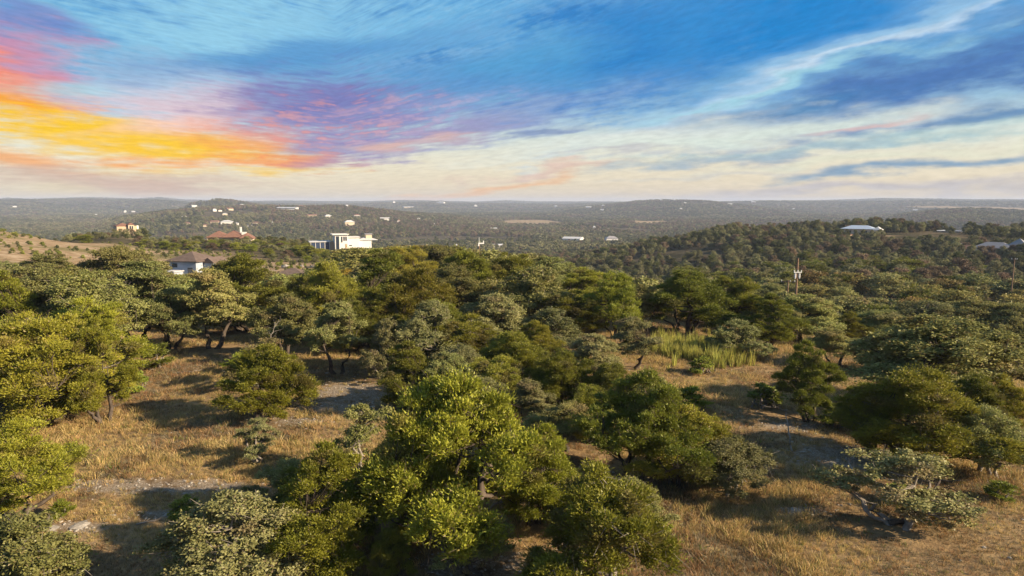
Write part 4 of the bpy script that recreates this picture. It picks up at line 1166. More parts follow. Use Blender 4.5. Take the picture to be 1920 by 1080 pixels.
# small distant houses: column, row of the base, width px, height px, distance, wall, roof, label
FARH = [
    (1071, 452, 34, 8, 1080, 'white', 'light_roof', 'long low white building in the middle of the valley'),
    (1148, 454, 22, 11, 1060, 'white', 'grey_roof', 'white two-storey house right of the long low valley building'),
    (859, 463, 13, 6, 900, 'white', 'light_roof', 'white barn just left of the pale mast'),
    (934, 463, 20, 6, 920, 'white', 'light_roof', 'white farm buildings just right of the pale mast'),
    (872, 470, 18, 4, 850, 'cream', 'light_roof', 'low pale roof below the white barn at the mast'),
    (552, 447, 11, 9, 430, 'cream', 'light_roof', 'small square cream house left of the white modern house'),
    (1398, 431, 16, 4, 575, 'cream', 'light_roof', 'pale roof on the left shoulder of the wooded right-hand hill'),
    (1780, 435, 32, 3.5, 560, 'tan_wall', 'light_roof', 'long pale roof in the trees above the pyramid-roofed house'),
    (1797, 460, 16, 4, 440, 'cream', 'light_roof', 'short pale roof left of the pyramid-roofed house'),
    (1268, 514, 10, 4, 250, 'white', 'light_roof', 'small white roof half sunk in trees below the wooded hill'),
    (1356, 516, 12, 4, 250, 'tan_wall', 'grey_roof', 'small grey roof right of the small white roof below the hill'),
    (1580, 441, 24, 3, 470, 'tan_wall', 'tile_roof', 'low reddish wall below the blue-roofed house'),
    (537, 391, 32, 3.5, 2350, 'white', 'light_roof', 'long bright white building high on the distant left hill'),
    (563, 388, 14, 4, 2400, 'cream', 'tile_roof', 'pinkish house right of the long bright building'),
    (616, 407, 11, 5, 1900, 'white', 'light_roof', 'white house on the slope above the modern house roof'),
    (586, 405, 17, 4, 1900, 'tan_wall', 'tile_roof', 'brown house left of the white slope house'),
    (656, 421, 17, 8, 1500, 'cream', 'light_roof', 'cream villa with several gables above the modern house'),
    (670, 406, 11, 5, 1900, 'white', 'tile_roof', 'white house right of and above the cream villa'),
    (722, 411, 16, 4, 1800, 'white', 'light_roof', 'wide white roof alone on the slope right of the villa'),
    (748, 416, 6, 5, 1700, 'white', 'tile_roof', 'small white gable right of the wide white roof'),
    (785, 413, 6, 5, 1800, 'white', 'light_roof', 'tiny white house at the foot of the distant left hill'),
    (655, 387, 4, 5, 2500, 'white', 'light_roof', 'tiny white house on the crest above the modern house'),
    (425, 419, 19, 6, 1500, 'white', 'light_roof', 'bright white house above the brown tiled roofs'),
    (441, 420, 10, 4, 1500, 'white', 'grey_roof', 'white outbuilding right of the bright white house'),
    (402, 418, 13, 5, 1520, 'tan_wall', 'tile_roof', 'pinkish roof left of the bright white house'),
    (480, 419, 12, 4, 1500, 'cream', 'tile_roof', 'cream house right of the white chimney'),
    (510, 419, 4, 4, 1500, 'white', 'light_roof', 'tiny white house right of the cream one in the valley'),
    (365, 388, 8, 4, 2300, 'white', 'light_roof', 'small white house on the far left slope under the domed hill'),
    (403, 395, 6, 4, 2200, 'white', 'light_roof', 'white house left of a pair on the slope under the domed hill'),
    (413, 395, 6, 3, 2200, 'white', 'tile_roof', 'second white house of the pair under the domed hill'),
    (432, 393, 10, 4, 2250, 'cream', 'tile_roof', 'reddish-roofed house right of the pair under the domed hill'),
    (454, 385, 11, 3, 2400, 'white', 'light_roof', 'white houses right below the domed hill'),
    (422, 402, 8, 3, 2000, 'cream', 'light_roof', 'pale house on the lower slope under the domed hill'),
    (28, 389, 5, 3, 3300, 'white', 'light_roof', 'lone white speck of a house in the hazy far left'),
    (180, 404, 6, 3, 2400, 'white', 'light_roof', 'pale house in the valley beyond the bare hill'),
    (235, 397, 4, 3, 2600, 'white', 'light_roof', 'tiny white house in the haze at left of the domed hill'),
    (250, 398, 5, 3, 2600, 'white', 'light_roof', 'tiny white house right of its twin in the left haze'),
    (350, 420, 10, 4, 1500, 'cream', 'tile_roof', 'pale house in the valley left of the tiled house'),
    (325, 428, 30, 4, 900, 'tan_wall', 'grey_roof', 'long dark flat building left of the tiled house'),
    (295, 428, 16, 4, 880, 'cream', 'light_roof', 'pale terrace wall right of the brown house'),
    (825, 380, 14, 3, 5600, 'white', 'light_roof', 'white buildings on the skyline knoll left of centre'),
    (739, 379.5, 4, 3, 6000, 'white', 'light_roof', 'single white building on the skyline left of the knoll'),
    (767, 388, 18, 2.0, 4500, 'cream', 'light_roof', 'thin pale strip of buildings below the skyline left of centre'),
    (892, 386, 5, 3, 4600, 'white', 'light_roof', 'white speck of a house below the skyline at centre'),
    (887, 421, 5, 4, 1700, 'white', 'tile_roof', 'white and red house in the valley left of the tan field'),
    (925, 429, 14, 3, 1500, 'tan_wall', 'light_roof', 'pale long roof below the left end of the tan field'),
    (967, 437, 5, 4, 1300, 'white', 'light_roof', 'small white house under the tan field'),
    (1114, 428, 5, 5, 1500, 'white', 'light_roof', 'small white house in the valley above the two-storey one'),
    (1101, 380, 10, 3, 4300, 'white', 'light_roof', 'white houses at the left foot of the long skyline hill'),
    (1128, 380, 5, 3, 4300, 'white', 'light_roof', 'white house on the skyline right of the pair'),
    (1128, 394, 7, 3, 3800, 'white', 'light_roof', 'white house below the long skyline hill'),
    (1042, 387, 4, 3, 4300, 'white', 'light_roof', 'tiny pale house below the skyline right of centre'),
    (1239, 375, 5, 2.5, 4500, 'white', 'light_roof', 'left white house on top of the long skyline hill'),
    (1256, 374, 12, 2.5, 4500, 'white', 'light_roof', 'wide white house on top of the long skyline hill'),
    (1285, 381, 4, 2.5, 4400, 'white', 'light_roof', 'tiny white house right of the wide one on the skyline hill'),
    (1369, 382.5, 9, 2.5, 4400, 'white', 'light_roof', 'long white roof on the right slope of the skyline hill'),
    (1413, 378.5, 7, 2.5, 4900, 'white', 'light_roof', 'white house on the skyline above the right-hand wood'),
    (1277, 392, 4, 3, 3600, 'cream', 'light_roof', 'tiny cream house on the face of the skyline hill'),
    (1445, 399, 7, 3, 3400, 'cream', 'tile_roof', 'yellowish house in the haze above the wooded hill'),
    (1488, 392, 4, 2.5, 3600, 'white', 'light_roof', 'tiny white house in the haze above the utility pole'),
    (1716, 395, 6, 3, 2900, 'white', 'light_roof', 'lone white building in the haze above the right-hand hill'),
    (1498, 411, 5, 2, 1800, 'white', 'light_roof', 'white speck just over the crest of the wooded hill'),
    (385, 424, 8, 4, 1300, 'cream', 'tile_roof', 'cream house just above the left end of the tiled roofs'),
    (468, 424, 7, 3, 1350, 'white', 'grey_roof', 'small white house above the right end of the tiled roofs'),
    (345, 407, 7, 3, 1900, 'cream', 'light_roof', 'pale house low on the far slope left of the domed hill'),
    (500, 401, 7, 3, 2000, 'tan_wall', 'tile_roof', 'brownish house below the long bright hill building'),
    (590, 392, 6, 3, 2400, 'white', 'light_roof', 'white house right of the pinkish one on the hill'),
    (625, 396, 5, 2.5, 2300, 'cream', 'light_roof', 'pale house on the hill above the white slope house'),
    (690, 418, 7, 3, 1500, 'cream', 'grey_roof', 'grey-roofed cream house below the wide white roof'),
    (760, 424, 6, 3, 1400, 'tan_wall', 'light_roof', 'tan house in the valley right of the modern house'),
    (815, 420, 6, 2.5, 1600, 'white', 'light_roof', 'pale roof in the woods well left of the tan field'),
    (1010, 445, 8, 3, 1100, 'tan_wall', 'grey_roof', 'tan barn left of the long low white building'),
    (1120, 462, 10, 3, 900, 'tan_wall', 'grey_roof', 'grey roof below the two-storey valley house'),
    (1170, 420, 5, 2.5, 1900, 'cream', 'light_roof', 'cream house left of the right-hand tan field'),
]
HG = 'houses scattered over the far valley'
for i, (px, row, w, hh, d, wall, roof, label) in enumerate(FARH):
    if d > 200:
        x, y = at(px, row + 1.5, dmin=min(0.6 * d, 700.0))
        dn = math.hypot(x, y)
        if dn > 1.8 * d: x, y = polar(px, d)
    d = math.hypot(x, y)
    k = d / FPX
    W_, Hh = w * k, hh * k
    g0 = h1(x, y)
    zt = g0 + Hh * 1.15
    zb = g0 - 1.5 - 0.1 * W_
    total = zt - zb
    e = emp('distant_house', x, y, zb, facing(x, y, (i * 37) % 40 - 20), label, 'house', HG)
    D_ = W_ * 0.6
    wt_ = total - Hh * 0.42
    boxp('wall', e, wall, -W_ / 2, W_ / 2, 0, D_, 0, wt_)
    hip('roof', e, roof, -W_ / 2, W_ / 2, 0, D_, wt_, total, over=W_ * 0.04, gable=(i % 3 == 0))
    if d < 1200:
        for q in (-0.28, 0.0, 0.28):
            boxp('window', e, 'glass', (q - 0.05) * W_, (q + 0.05) * W_, -0.1, 0.002, wt_ - Hh * 0.42, wt_ - Hh * 0.12)
    CLEAR.append((x, y, W_ * 0.75 + d * 0.004))
    L = math.hypot(x, y)
    CLEAR.append((x * (1 - W_ * 0.9 / L), y * (1 - W_ * 0.9 / L), W_ * 0.5 + d * 0.004))

# ------------------------------------------------------------------ utility poles
def pole(px, dist, top, label, arm=1.3, gear=True, h=12.0, r_=0.16, arms=1, turn=0):
    x, y = polar(px, dist)
    zt = top_z(px, top, dist)
    zb = h1(x, y) - 0.3
    e = emp('utility_pole', x, y, zb, facing(x, y, turn), label, 'utility pole')
    L = zt - zb
    g = Geo(); g.tube([(0, 0, 0), (0, 0, L * .5), (0.03, 0, L)], [r_ * 1.25, r_ * 1.1, r_ * 0.85], 8)
    link('shaft', g.mesh('shaft', [M['pole_wood']], True), e)
    for a in range(arms):
        z = L - 2.2 - a * 1.1 if gear else L - 0.4
        boxp('crossarm', e, 'pale_metal' if gear else 'pole_wood', -arm, arm, -0.28, -0.17, z, z + 0.13)
        for sx_ in (-arm * .9, 0.0 if gear else arm * .3, arm * .9):
            g = Geo(); g.tube([(sx_, -0.22, z + 0.13), (sx_, -0.22, z + 0.42)], [0.07, 0.09], 6)
            link('insulator', g.mesh('insulator', [M['pale_metal']]), e)
    if gear:
        for sx_ in (-0.32, 0.32):
            g = Geo(); g.tube([(sx_, -0.1, L - 3.1), (sx_, -0.1, L - 2.9), (sx_, -0.1, L - 2.35), (sx_, -0.1, L - 2.3)], [0.10, 0.15, 0.15, 0.06], 8)
            link('transformer', g.mesh('transformer', [M['pale_metal']]), e)
    return e


pole(1493, 112, 484, 'tall wooden utility pole with pale transformers above the right tree line', arm=0.6, turn=25)
pole(1477, 150, 525, 'shorter utility pole with a crossarm left of the tall one', arm=1.4, gear=False, r_=0.14)
pole(1897, 210, 484, 'thin utility pole in the woods at the right picture edge', arm=0.6, gear=False, r_=0.13)
# pale mast in the centre
x, y = polar(899, 150)
zt = top_z(899, 445, 150); zb = h1(x, y) - 0.3
e = emp('utility_mast', x, y, zb, facing(x, y, 10), 'dark mast with an L-shaped pale top rising from the middle of the tree line', 'mast')
L = zt - zb
g = Geo(); g.tube([(0, 0, 0), (0, 0, L - 1.3)], [0.16, 0.12], 8); link('shaft', g.mesh('shaft', [M['pole_wood']], True), e)
g = Geo(); g.tube([(-0.02, 0, L - 1.3), (-0.02, 0, L)], [0.06, 0.05], 6); link('rod', g.mesh('rod', [M['pale_metal']], True), e)
boxp('crossarm', e, 'pale_metal', -0.2, 1.05, -0.12, 0.12, L - 1.45, L - 1.2)
boxp('insulator', e, 'pale_metal', 0.85, 1.05, -0.1, 0.1, L - 1.2, L - 0.75)
boxp('bracket', e, 'pale_metal', -0.25, 0.0, -0.14, 0.14, L - 1.9, L - 1.45)

# ------------------------------------------------------------------ scatter: what may be seen from near the camera
def visible(x, y, htop, margin=3.0, canopy=4.0):
    """keep points whose top shows over the land before them (from a few metres round the camera)"""
    aa = np.radians(np.arange(-47, 47.01, 0.5)); rr = 60 * (14000 / 60) ** np.linspace(0, 1, 420)
    A, RR = np.meshgrid(aa, rr, indexing='ij')
    Z = H(RR * np.sin(A), RR * np.cos(A))
    ang = (Z + np.where((RR < 115) & (RR > 60) & (A > -0.35) & (A < 0.2), canopy, 0.0) - CAM_Z) / RR
    mx = np.maximum.accumulate(ang, axis=1)
    d = np.hypot(x, y); a = np.arctan2(x, y)
    ia = np.clip(((a - aa[0]) / (aa[1] - aa[0])).round().astype(int), 0, len(aa) - 1)
    ir = np.clip(np.floor(np.log(d / 60) / math.log(14000 / 60) * 419).astype(int) - 1, 0, 419)
    return ((H(x, y) + htop + margin - CAM_Z) / d) > mx[ia, ir]


def ok_clear(x, y):
    keep = np.ones(len(x), bool)
    for cx, cy, r_ in CLEAR:
        keep &= (x - cx) ** 2 + (y - cy) ** 2 > r_ ** 2
    return keep


def jitter_points(d0, d1, spacing, seed, half=47):
    """jittered points in the wedge of land before the camera"""
    g_ = np.random.default_rng(seed)
    out = []
    X0 = d1 * math.sin(R(half))
    xs = np.arange(-X0, X0, spacing); ys = np.arange(d0 * 0.6, d1, spacing)
    X, Y = np.meshgrid(xs, ys)
    X = X.ravel() + g_.uniform(-.5, .5, X.size) * spacing; Y = Y.ravel() + g_.uniform(-.5, .5, Y.size) * spacing
    d = np.hypot(X, Y); a = np.degrees(np.arctan2(X, Y))
    k = (d >= d0) & (d < d1) & (np.abs(a) < half - 6)
    return X[k], Y[k]


# sight lines the photograph keeps open: columns, lowest row left clear, how far
VIEWS = [(582, 712, 466, 345), (312, 384, 512, 156), (515, 562, 515, 148), (486, 594, 505, 180), (-50, 240, 474, 235), (240, 310, 462, 240), (392, 482, 441, 380),
         (226, 272, 427, 465), (1574, 1646, 429, 526), (1840, 1912, 458, 414), (1780, 1840, 459, 414), (1484, 1503, 548, 108), (1470, 1484, 550, 145), (1889, 1905, 515, 205),
         (1480, 1700, 560, 162), (540, 566, 447, 428), (712, 880, 462, 400)]
# individual trees between the near ridge and about 420 m, largest in the picture first
occ = np.array(OCC)
X, Y = jitter_points(88, 900, 7.6, 21)
dd = np.hypot(X, Y); aa = np.arctan2(X, Y)
pxs = 960 + np.tan(aa) * FPX * math.cos(R(PITCH))
bm = bare_mask(X, Y)
keep = (bm < 0.25) & ok_clear(X, Y)
keep &= ~((dd < 125) & (np.min(np.hypot(X[:, None] - occ[None, :, 0], Y[:, None] - occ[None, :, 1]) - occ[None, :, 2] * 0.8, axis=1) < 1.5))
# thinner cover in places
thin = fbm(X / 45, Y / 45, 3, 31)
keep &= ~((dd < 900) & (thin < -0.15))
left = pxs < 620
keep &= ~(left & (dd < 420) & (thin < -0.10))
X, Y, dd, pxs = X[keep], Y[keep], dd[keep], pxs[keep]
vis = visible(X, Y, 6.0)
X, Y, dd, pxs = X[vis], Y[vis], dd[vis], pxs[vis]
order = np.argsort(dd)
X, Y, dd, pxs = X[order], Y[order], dd[order], pxs[order]
print('mid candidates', len(X))
g_ = np.random.default_rng(77)


def where_words(px, d):
    deep = d > 230
    if px < 130: return 'on the slope below the bare crest'
    if px < 240: return 'on the brushy hill left of the brown house'
    if px < 330: return 'on the brushy slope right of the brown house'
    if px < 410: return 'beyond the nearest house' if not deep else 'left of the brown tiled house'
    if px < 490: return 'in front of the brown tiled house'
    if px < 590: return 'round the bare dry lot' if not deep else 'between the tiled and white houses'
    if px < 700: return 'in front of the white house'
    if px < 860: return 'on the slope right of the white house'
    if px < 960: return 'on the valley side by the pale mast'
    if px < 1080: return 'on the valley side right of the pale mast'
    if px < 1200: return 'on the slope below the two-storey house'
    if px < 1330: return 'on the dark flank of the wooded hill' if deep else 'in the dip under the dark hill flank'
    if px < 1460: return 'on the hill left of the tall pole' if deep else 'in the dip left of the tall pole'
    if px < 1560: return 'on the hill behind the tall pole' if deep else 'in the dip right of the tall pole'
    if px < 1670: return 'on the hillside under the blue-roofed house' if deep else 'round the hollow under the blue-roofed house'
    if px < 1790: return 'on the hill between blue and pyramid roofs' if deep else 'in the hollow right of the bare patch'
    return 'on the hillside under the pyramid-roofed house' if deep else 'at the right edge of the hollow'


TONES = [('grey-green', 0.36, 'o', (1.12, 1.10, 1.0)), ('olive', 0.24, 'o', (1.18, 1.06, 0.82)), ('brownish', 0.12, 'o', (1.15, 0.88, 0.75)),
         ('dark green', 0.22, 'j', (0.72, 0.78, 0.80)), ('mid green', 0.02, 'j', (0.9, 0.95, 0.9)), ('autumn-yellow', 0.04, 'o', (1.7, 1.2, 0.5))]
pw = np.array([t[1] for t in TONES]); pw /= pw.sum()
nj = sum(1 for n in NEAR if n[4] == 'j'); no = len(NEAR) - nj
rest = []
SETS = {}
SCREEN = [(1568, 512, 430), (1582, 516, 429.5), (1597, 514, 430.5), (1612, 517, 429.5), (1628, 512, 430), (1644, 516, 428), (1776, 396, 457), (1796, 400, 456.5), (1815, 404, 458),
          (1834, 399, 459), (1853, 403, 459), (1873, 398, 458.5), (1892, 402, 457), (1910, 400, 456), (222, 452, 428), (233, 455, 427.5), (243, 452, 428), (254, 456, 427.5), (266, 453, 428), (276, 456, 427)]
for (px, d, row) in SCREEN:
    x, y = polar(px, d)
    X = np.append(X, x); Y = np.append(Y, y); dd = np.append(dd, d); pxs = np.append(pxs, px)
order = np.argsort(dd)
X, Y, dd, pxs = X[order], Y[order], dd[order], pxs[order]
SCR = {(round(d), px): row for (px, d, row) in SCREEN}
for k in range(len(X)):
    x, y, d, px = X[k], Y[k], dd[k], pxs[k]
    ti = int(g_.choice(len(TONES), p=pw))
    word, _, kd, tone = TONES[ti]
    left = px < 640
    if left and d < 420 and g_.uniform() < 0.8:
        word, kd, tone = 'fresh green', 'j' if g_.uniform() < .5 else 'o', (1.0, 1.08, 0.8)
    w = g_.uniform(6.5, 11.0) * (1 if not left else 0.6); h = min(w * g_.uniform(0.62, 0.85) * (1 if not left else 0.85), 8.0)
    vz = 1.0 + 1.1 * float(fbm(np.array([x / 28.0]), np.array([y / 28.0]), 2, 88)[0]); w *= vz; h *= vz ** 0.7
    if d < 125: w, h = g_.uniform(4.2, 6.0), g_.uniform(3.2, 4.6)
    if left and d > 170 and d < 420: h = min(h, 3.6)
    if px < 130 and d < 420: w *= 0.5; h *= 0.45
    isj = kd == 'j'
    gz = h1(x, y)
    for p0_, p1_, lim, dmax in VIEWS:
        if p0_ < px < p1_ and d < dmax:
            h = min(h, top_z(px, lim, d) - gz)
    sr_ = SCR.get((round(float(d)), int(round(float(px)))))
    if sr_ is not None: h = max(top_z(px, sr_, d) - gz, 2.0); w = min(h * 1.3, 10.0)
    if h < 1.0: continue
    w = min(w, h * 2.2)
    if (isj and nj >= 290) or (not isj and no >= 290) or (d > 430 and sr_ is None):
        rest.append((x, y, w, h, isj, left)); continue
    if isj: nj += 1
    else: no += 1
    ww = where_words(px, d)
    name = 'juniper_tree' if isj else 'oak_tree'
    pr = (MJ if isj else MO)[int(g_.integers(0, 3))]
    gp = '%s %ss %s' % (word, 'juniper' if isj else 'oak', ww)
    e = put_tree(name, pr, float(x), float(y), w, h, '-', gp, tone=tone)
    SETS.setdefault((word, 'juniper' if isj else 'oak', ww, gp), []).append((px, e, d))
ORD = ['leftmost', 'second from left', 'third from left', 'fourth from left', 'fifth from left', 'sixth from left', 'seventh from left', 'eighth from left', 'ninth from left', 'tenth from left']
for (word, sp, ww, gp), lst in SETS.items():
    lst.sort(key=lambda q: q[2])
    nb = 1 if len(lst) <= 8 else (2 if len(lst) <= 16 else 3)
    for bi in range(nb):
        part_ = sorted(lst[len(lst) * bi // nb:len(lst) * (bi + 1) // nb], key=lambda q: q[0])
        row_ = '' if nb == 1 else (('front ', 'back ') if nb == 2 else ('front ', 'middle ', 'back '))[bi]
        for i, (px, e, d) in enumerate(part_):
            if len(part_) == 1: e['label'] = '%s%s rounded %s %s' % (row_, word, sp, ww)
            else: e['label'] = '%s%s %s %s, %s' % (row_, word, sp, ww, 'rightmost' if i == len(part_) - 1 else ORD[min(i, 9)])
            if len(e['label'].replace('-', ' ').split()) > 16: print('LONG', e['label'])
print('individual trees', nj, no, 'rest', len(rest))

# hidden source meshes for the uncountable woods and grass (kept out of the scene's collections)


def source(name, meshes):
    c = bpy.data.collections.new(name)
    for i, me in enumerate(meshes):
        o = bpy.data.objects.new('%s_%02d' % (name, i), me)
        c.objects.link(o)
    return c


def joined(name, pr, leaf):
    tr, cr = pr[0], pr[1]
    V = np.zeros(len(cr.vertices) * 3, np.float32); cr.vertices.foreach_get('co', V)
    F = np.zeros(len(cr.loops), np.int32); cr.loops.foreach_get('vertex_index', F)
    k = cr.polygons[0].loop_total
    ti = np.zeros(len(cr.vertices), np.float32); cr.attributes['tint'].data.foreach_get('value', ti)
    de = np.zeros(len(cr.vertices), np.float32); cr.attributes['dead'].data.foreach_get('value', de)
    return mesh_np(name, V.reshape(-1, 3), F.reshape(-1, k), [M[leaf]], attr={'tint': ti, 'dead': de})


def scatter(name, pts, rots, scales, idx, collection, label, kind='stuff'):
    me = mesh_np(name, np.asarray(pts, np.float32), np.zeros((0, 3), np.int32)) if False else bpy.data.meshes.new(name)
    me.vertices.add(len(pts))
    me.vertices.foreach_set('co', np.asarray(pts, np.float32).ravel())
    a = me.attributes.new('rot', 'FLOAT_VECTOR', 'POINT'); a.data.foreach_set('vector', np.asarray(rots, np.float32).ravel())
    a = me.attributes.new('scl', 'FLOAT_VECTOR', 'POINT'); a.data.foreach_set('vector', np.asarray(scales, np.float32).ravel())
    a = me.attributes.new('pick', 'INT', 'POINT'); a.data.foreach_set('value', np.asarray(idx, np.int32))
    o = link(name, me)
    ng = bpy.data.node_groups.new(name, 'GeometryNodeTree')
    ng.interface.new_socket('Geometry', in_out='INPUT', socket_type='NodeSocketGeometry')
    ng.interface.new_socket('Geometry', in_out='OUTPUT', socket_type='NodeSocketGeometry')
    gi = ng.nodes.new('NodeGroupInput'); go = ng.nodes.new('NodeGroupOutput')
    ci = ng.nodes.new('GeometryNodeCollectionInfo')
    ci.inputs['Collection'].default_value = collection
    ci.inputs['Separate Children'].default_value = True
    ci.inputs['Reset Children'].default_value = True
    ip = ng.nodes.new('GeometryNodeInstanceOnPoints')
    ip.inputs['Pick Instance'].default_value = True

    def na(nm, ty):
        n = ng.nodes.new('GeometryNodeInputNamedAttribute'); n.data_type = ty
        n.inputs['Name'].default_value = nm
        return n.outputs['Attribute']
    ng.links.new(gi.outputs[0], ip.inputs['Points'])
    ng.links.new(ci.outputs[0], ip.inputs['Instance'])
    ng.links.new(na('pick', 'INT'), ip.inputs['Instance Index'])
    e2r = ng.nodes.new('FunctionNodeEulerToRotation')
    ng.links.new(na('rot', 'FLOAT_VECTOR'), e2r.inputs[0])
    ng.links.new(e2r.outputs[0], ip.inputs['Rotation'])
    ng.links.new(na('scl', 'FLOAT_VECTOR'), ip.inputs['Scale'])
    ng.links.new(ip.outputs[0], go.inputs[0])
    md = o.modifiers.new('scatter', 'NODES'); md.node_group = ng
    tag(o, label, None, kind=kind)
    return o


# ------------------------------------------------------------------ woods that read as one mass
M['wood_a'] = leaf_mat('woodland_grey_green', (0.125, 0.135, 0.055), (0.31, 0.295, 0.14), 0.15, deadamt=1, dead=(0.14, 0.11, 0.08, 1), use_obj=False)
M['wood_b'] = leaf_mat('woodland_dark_green', (0.060, 0.078, 0.028), (0.165, 0.175, 0.06), 0.15, deadamt=1, dead=(0.11, 0.085, 0.06, 1), use_obj=False)
M['wood_c'] = leaf_mat('woodland_brown', (0.125, 0.092, 0.058), (0.26, 0.19, 0.115), 0.15, deadamt=1, dead=(0.14, 0.10, 0.07, 1), use_obj=False)
FARP = [proto(101 + i, 'far_leaf', 'bark', kind='oak', Ht=5.5, W=7.0, ncl=20, nleaf=34, LL=0.75, LW=0.6, stems=1, fine=False, rck=1.55, low=0.0) for i in range(3)]
src_far = source('woodland_source', [joined('w', FARP[0], 'wood_a'), joined('w', FARP[1], 'wood_b'), joined('w', FARP[2], 'wood_c'),
                                     joined('w', FARP[1], 'wood_a'), joined('w', FARP[2], 'wood_b')])
src_mid = source('woodland_mid_source', [joined('w', MO[0], 'wood_a'), joined('w', MJ[1], 'wood_b'), joined('w', MO[2], 'wood_c'),
                                         joined('w', MO[1], 'wood_a'), joined('w', MJ[2], 'wood_b')])
PICKP = [0.30, 0.22, 0.16, 0.18, 0.14]
P_, S_, I_ = [], [], []
for (x, y, w, h, isj, left) in rest:
    P_.append((x, y, h1(x, y) - 0.1)); S_.append((w / 7.0, w / 7.0, h / 5.5))
    I_.append(1 if isj else int(g_.choice([0, 2, 3], p=[.4, .2, .4])))
n = len(P_)
rot = np.zeros((n, 3)); rot[:, 2] = g_.uniform(0, 6.28, n)
scatter('hillside_woods', P_, rot, S_, I_, src_mid, 'mixed oak and juniper woods covering the nearer slopes')

PP, SS = [], []
for d0, d1, sp, w0, w1 in ((900, 1800, 10.5, 8, 16), (1800, 3000, 15, 12, 23), (3000, 5200, 23, 16, 34), (5200, 9500, 46, 30, 60)):
    X, Y = jitter_points(d0, d1, sp, int(d0))
    k = (bare_mask(X, Y) < 0.3) & ok_clear(X, Y)
    dens = fbm(X / 160, Y / 160, 3, 41)
    k &= dens > -0.12 - 0.1 * g_.uniform(0, 1, len(X))
    X, Y = X[k], Y[k]
    k = visible(X, Y, 7.0, 10.0)
    X, Y = X[k], Y[k]
    w = g_.uniform(w0, w1, len(X))
    Z = H(X, Y) - 0.3
    PP.append(np.stack([X, Y, Z], 1)); SS.append(np.stack([w / 7, w / 7, np.minimum(w * 0.62, 9.5) / 5.5 * g_.uniform(.75, 1.15, len(X))], 1))
PP = np.concatenate(PP); SS = np.concatenate(SS)
n = len(PP)
rot = np.zeros((n, 3)); rot[:, 2] = g_.uniform(0, 6.28, n)
# kinds of wood come in drifts
dr = fbm(PP[:, 0] / 300, PP[:, 1] / 300, 3, 55)
pick = g_.choice(5, n, p=PICKP)
dr2 = fbm(PP[:, 0] / 120, PP[:, 1] / 120, 3, 57)
pick = np.where((dr2 > 0.06) & (g_.uniform(0, 1, n) < .7), g_.choice([0, 3], n), pick)
pick = np.where((dr2 < -0.08) & (g_.uniform(0, 1, n) < .7), g_.choice([1, 4], n), pick)
pick = np.where((dr > 0.10) & (g_.uniform(0, 1, n) < .5), 2, pick)
pick = np.where((dr < -0.10) & (g_.uniform(0, 1, n) < .5), 1, pick)
scatter('valley_woods', PP, rot, SS, pick, src_far, 'dense low woods carpeting the valley and the far hills')
print('valley woods', n)

# ------------------------------------------------------------------ scrub on the bare slopes
src_scrub = source('scrub_source', [joined('s', MB_[0], 'shrub'), joined('s', MB_[0], 'wood_b')])
X, Y = jitter_points(110, 400, 4.0, 61)
aa = np.arctan2(X, Y); pxs = 960 + np.tan(aa) * FPX
k = (bare_mask(X, Y) > 0.2) & ok_clear(X, Y) & (fbm(X / 22, Y / 22, 3, 63) > 0.0 - 0.12 * (pxs > 250))
X, Y = X[k], Y[k]
n = len(X)
sc_ = g_.uniform(0.22, 0.85, n) ** 1.2
rot = np.zeros((n, 3)); rot[:, 2] = g_.uniform(0, 6.28, n)
scatter('hill_scrub', np.stack([X, Y, H(X, Y) - 0.05], 1), rot, np.stack([sc_, sc_, sc_ * .8], 1), g_.choice(2, n, p=[.6, .4]), src_scrub,
        'low scrub dotted over the bare tan slopes')

# ------------------------------------------------------------------ grass on the near ridge
def tuft(seed, n, hgt, spread, wid, mat, deadp=0.1, lean=0.5, name='tuft'):
    r_ = np.random.default_rng(seed)
    a = r_.uniform(0, 6.283, n); rr = spread * np.sqrt(r_.uniform(0, 1, n))
    p = np.stack([np.cos(a) * rr, np.sin(a) * rr, np.full(n, -0.02)], 1)
    h = hgt * r_.uniform(0.45, 1.15, n)
    la = a + r_.normal(0, 0.9, n); l = lean * h * r_.uniform(0.2, 1.2, n)
    mid = p + np.stack([np.cos(la) * l * 0.4, np.sin(la) * l * 0.4, h * 0.6], 1)
    tip = p + np.stack([np.cos(la) * l, np.sin(la) * l, h], 1)
    ba = r_.uniform(0, 6.283, n); b = np.stack([np.cos(ba), np.sin(ba), np.zeros(n)], 1) * wid / 2
    V = np.stack([p - b, p + b, mid + b * 0.7, tip, mid - b * 0.7], 1).reshape(-1, 3)
    i = np.arange(n) * 5
    Q = np.stack([i, i + 1, i + 2, i + 4], 1); T = np.stack([i + 4, i + 2, i + 3], 1)
    t = np.repeat(np.clip(r_.uniform(0, 1, n), 0, 1), 5)
    d = np.repeat((r_.uniform(0, 1, n) < deadp).astype(float), 5)
    return mesh_np(name, V, [Q, T], [M[mat]], attr={'tint': t, 'dead': d})


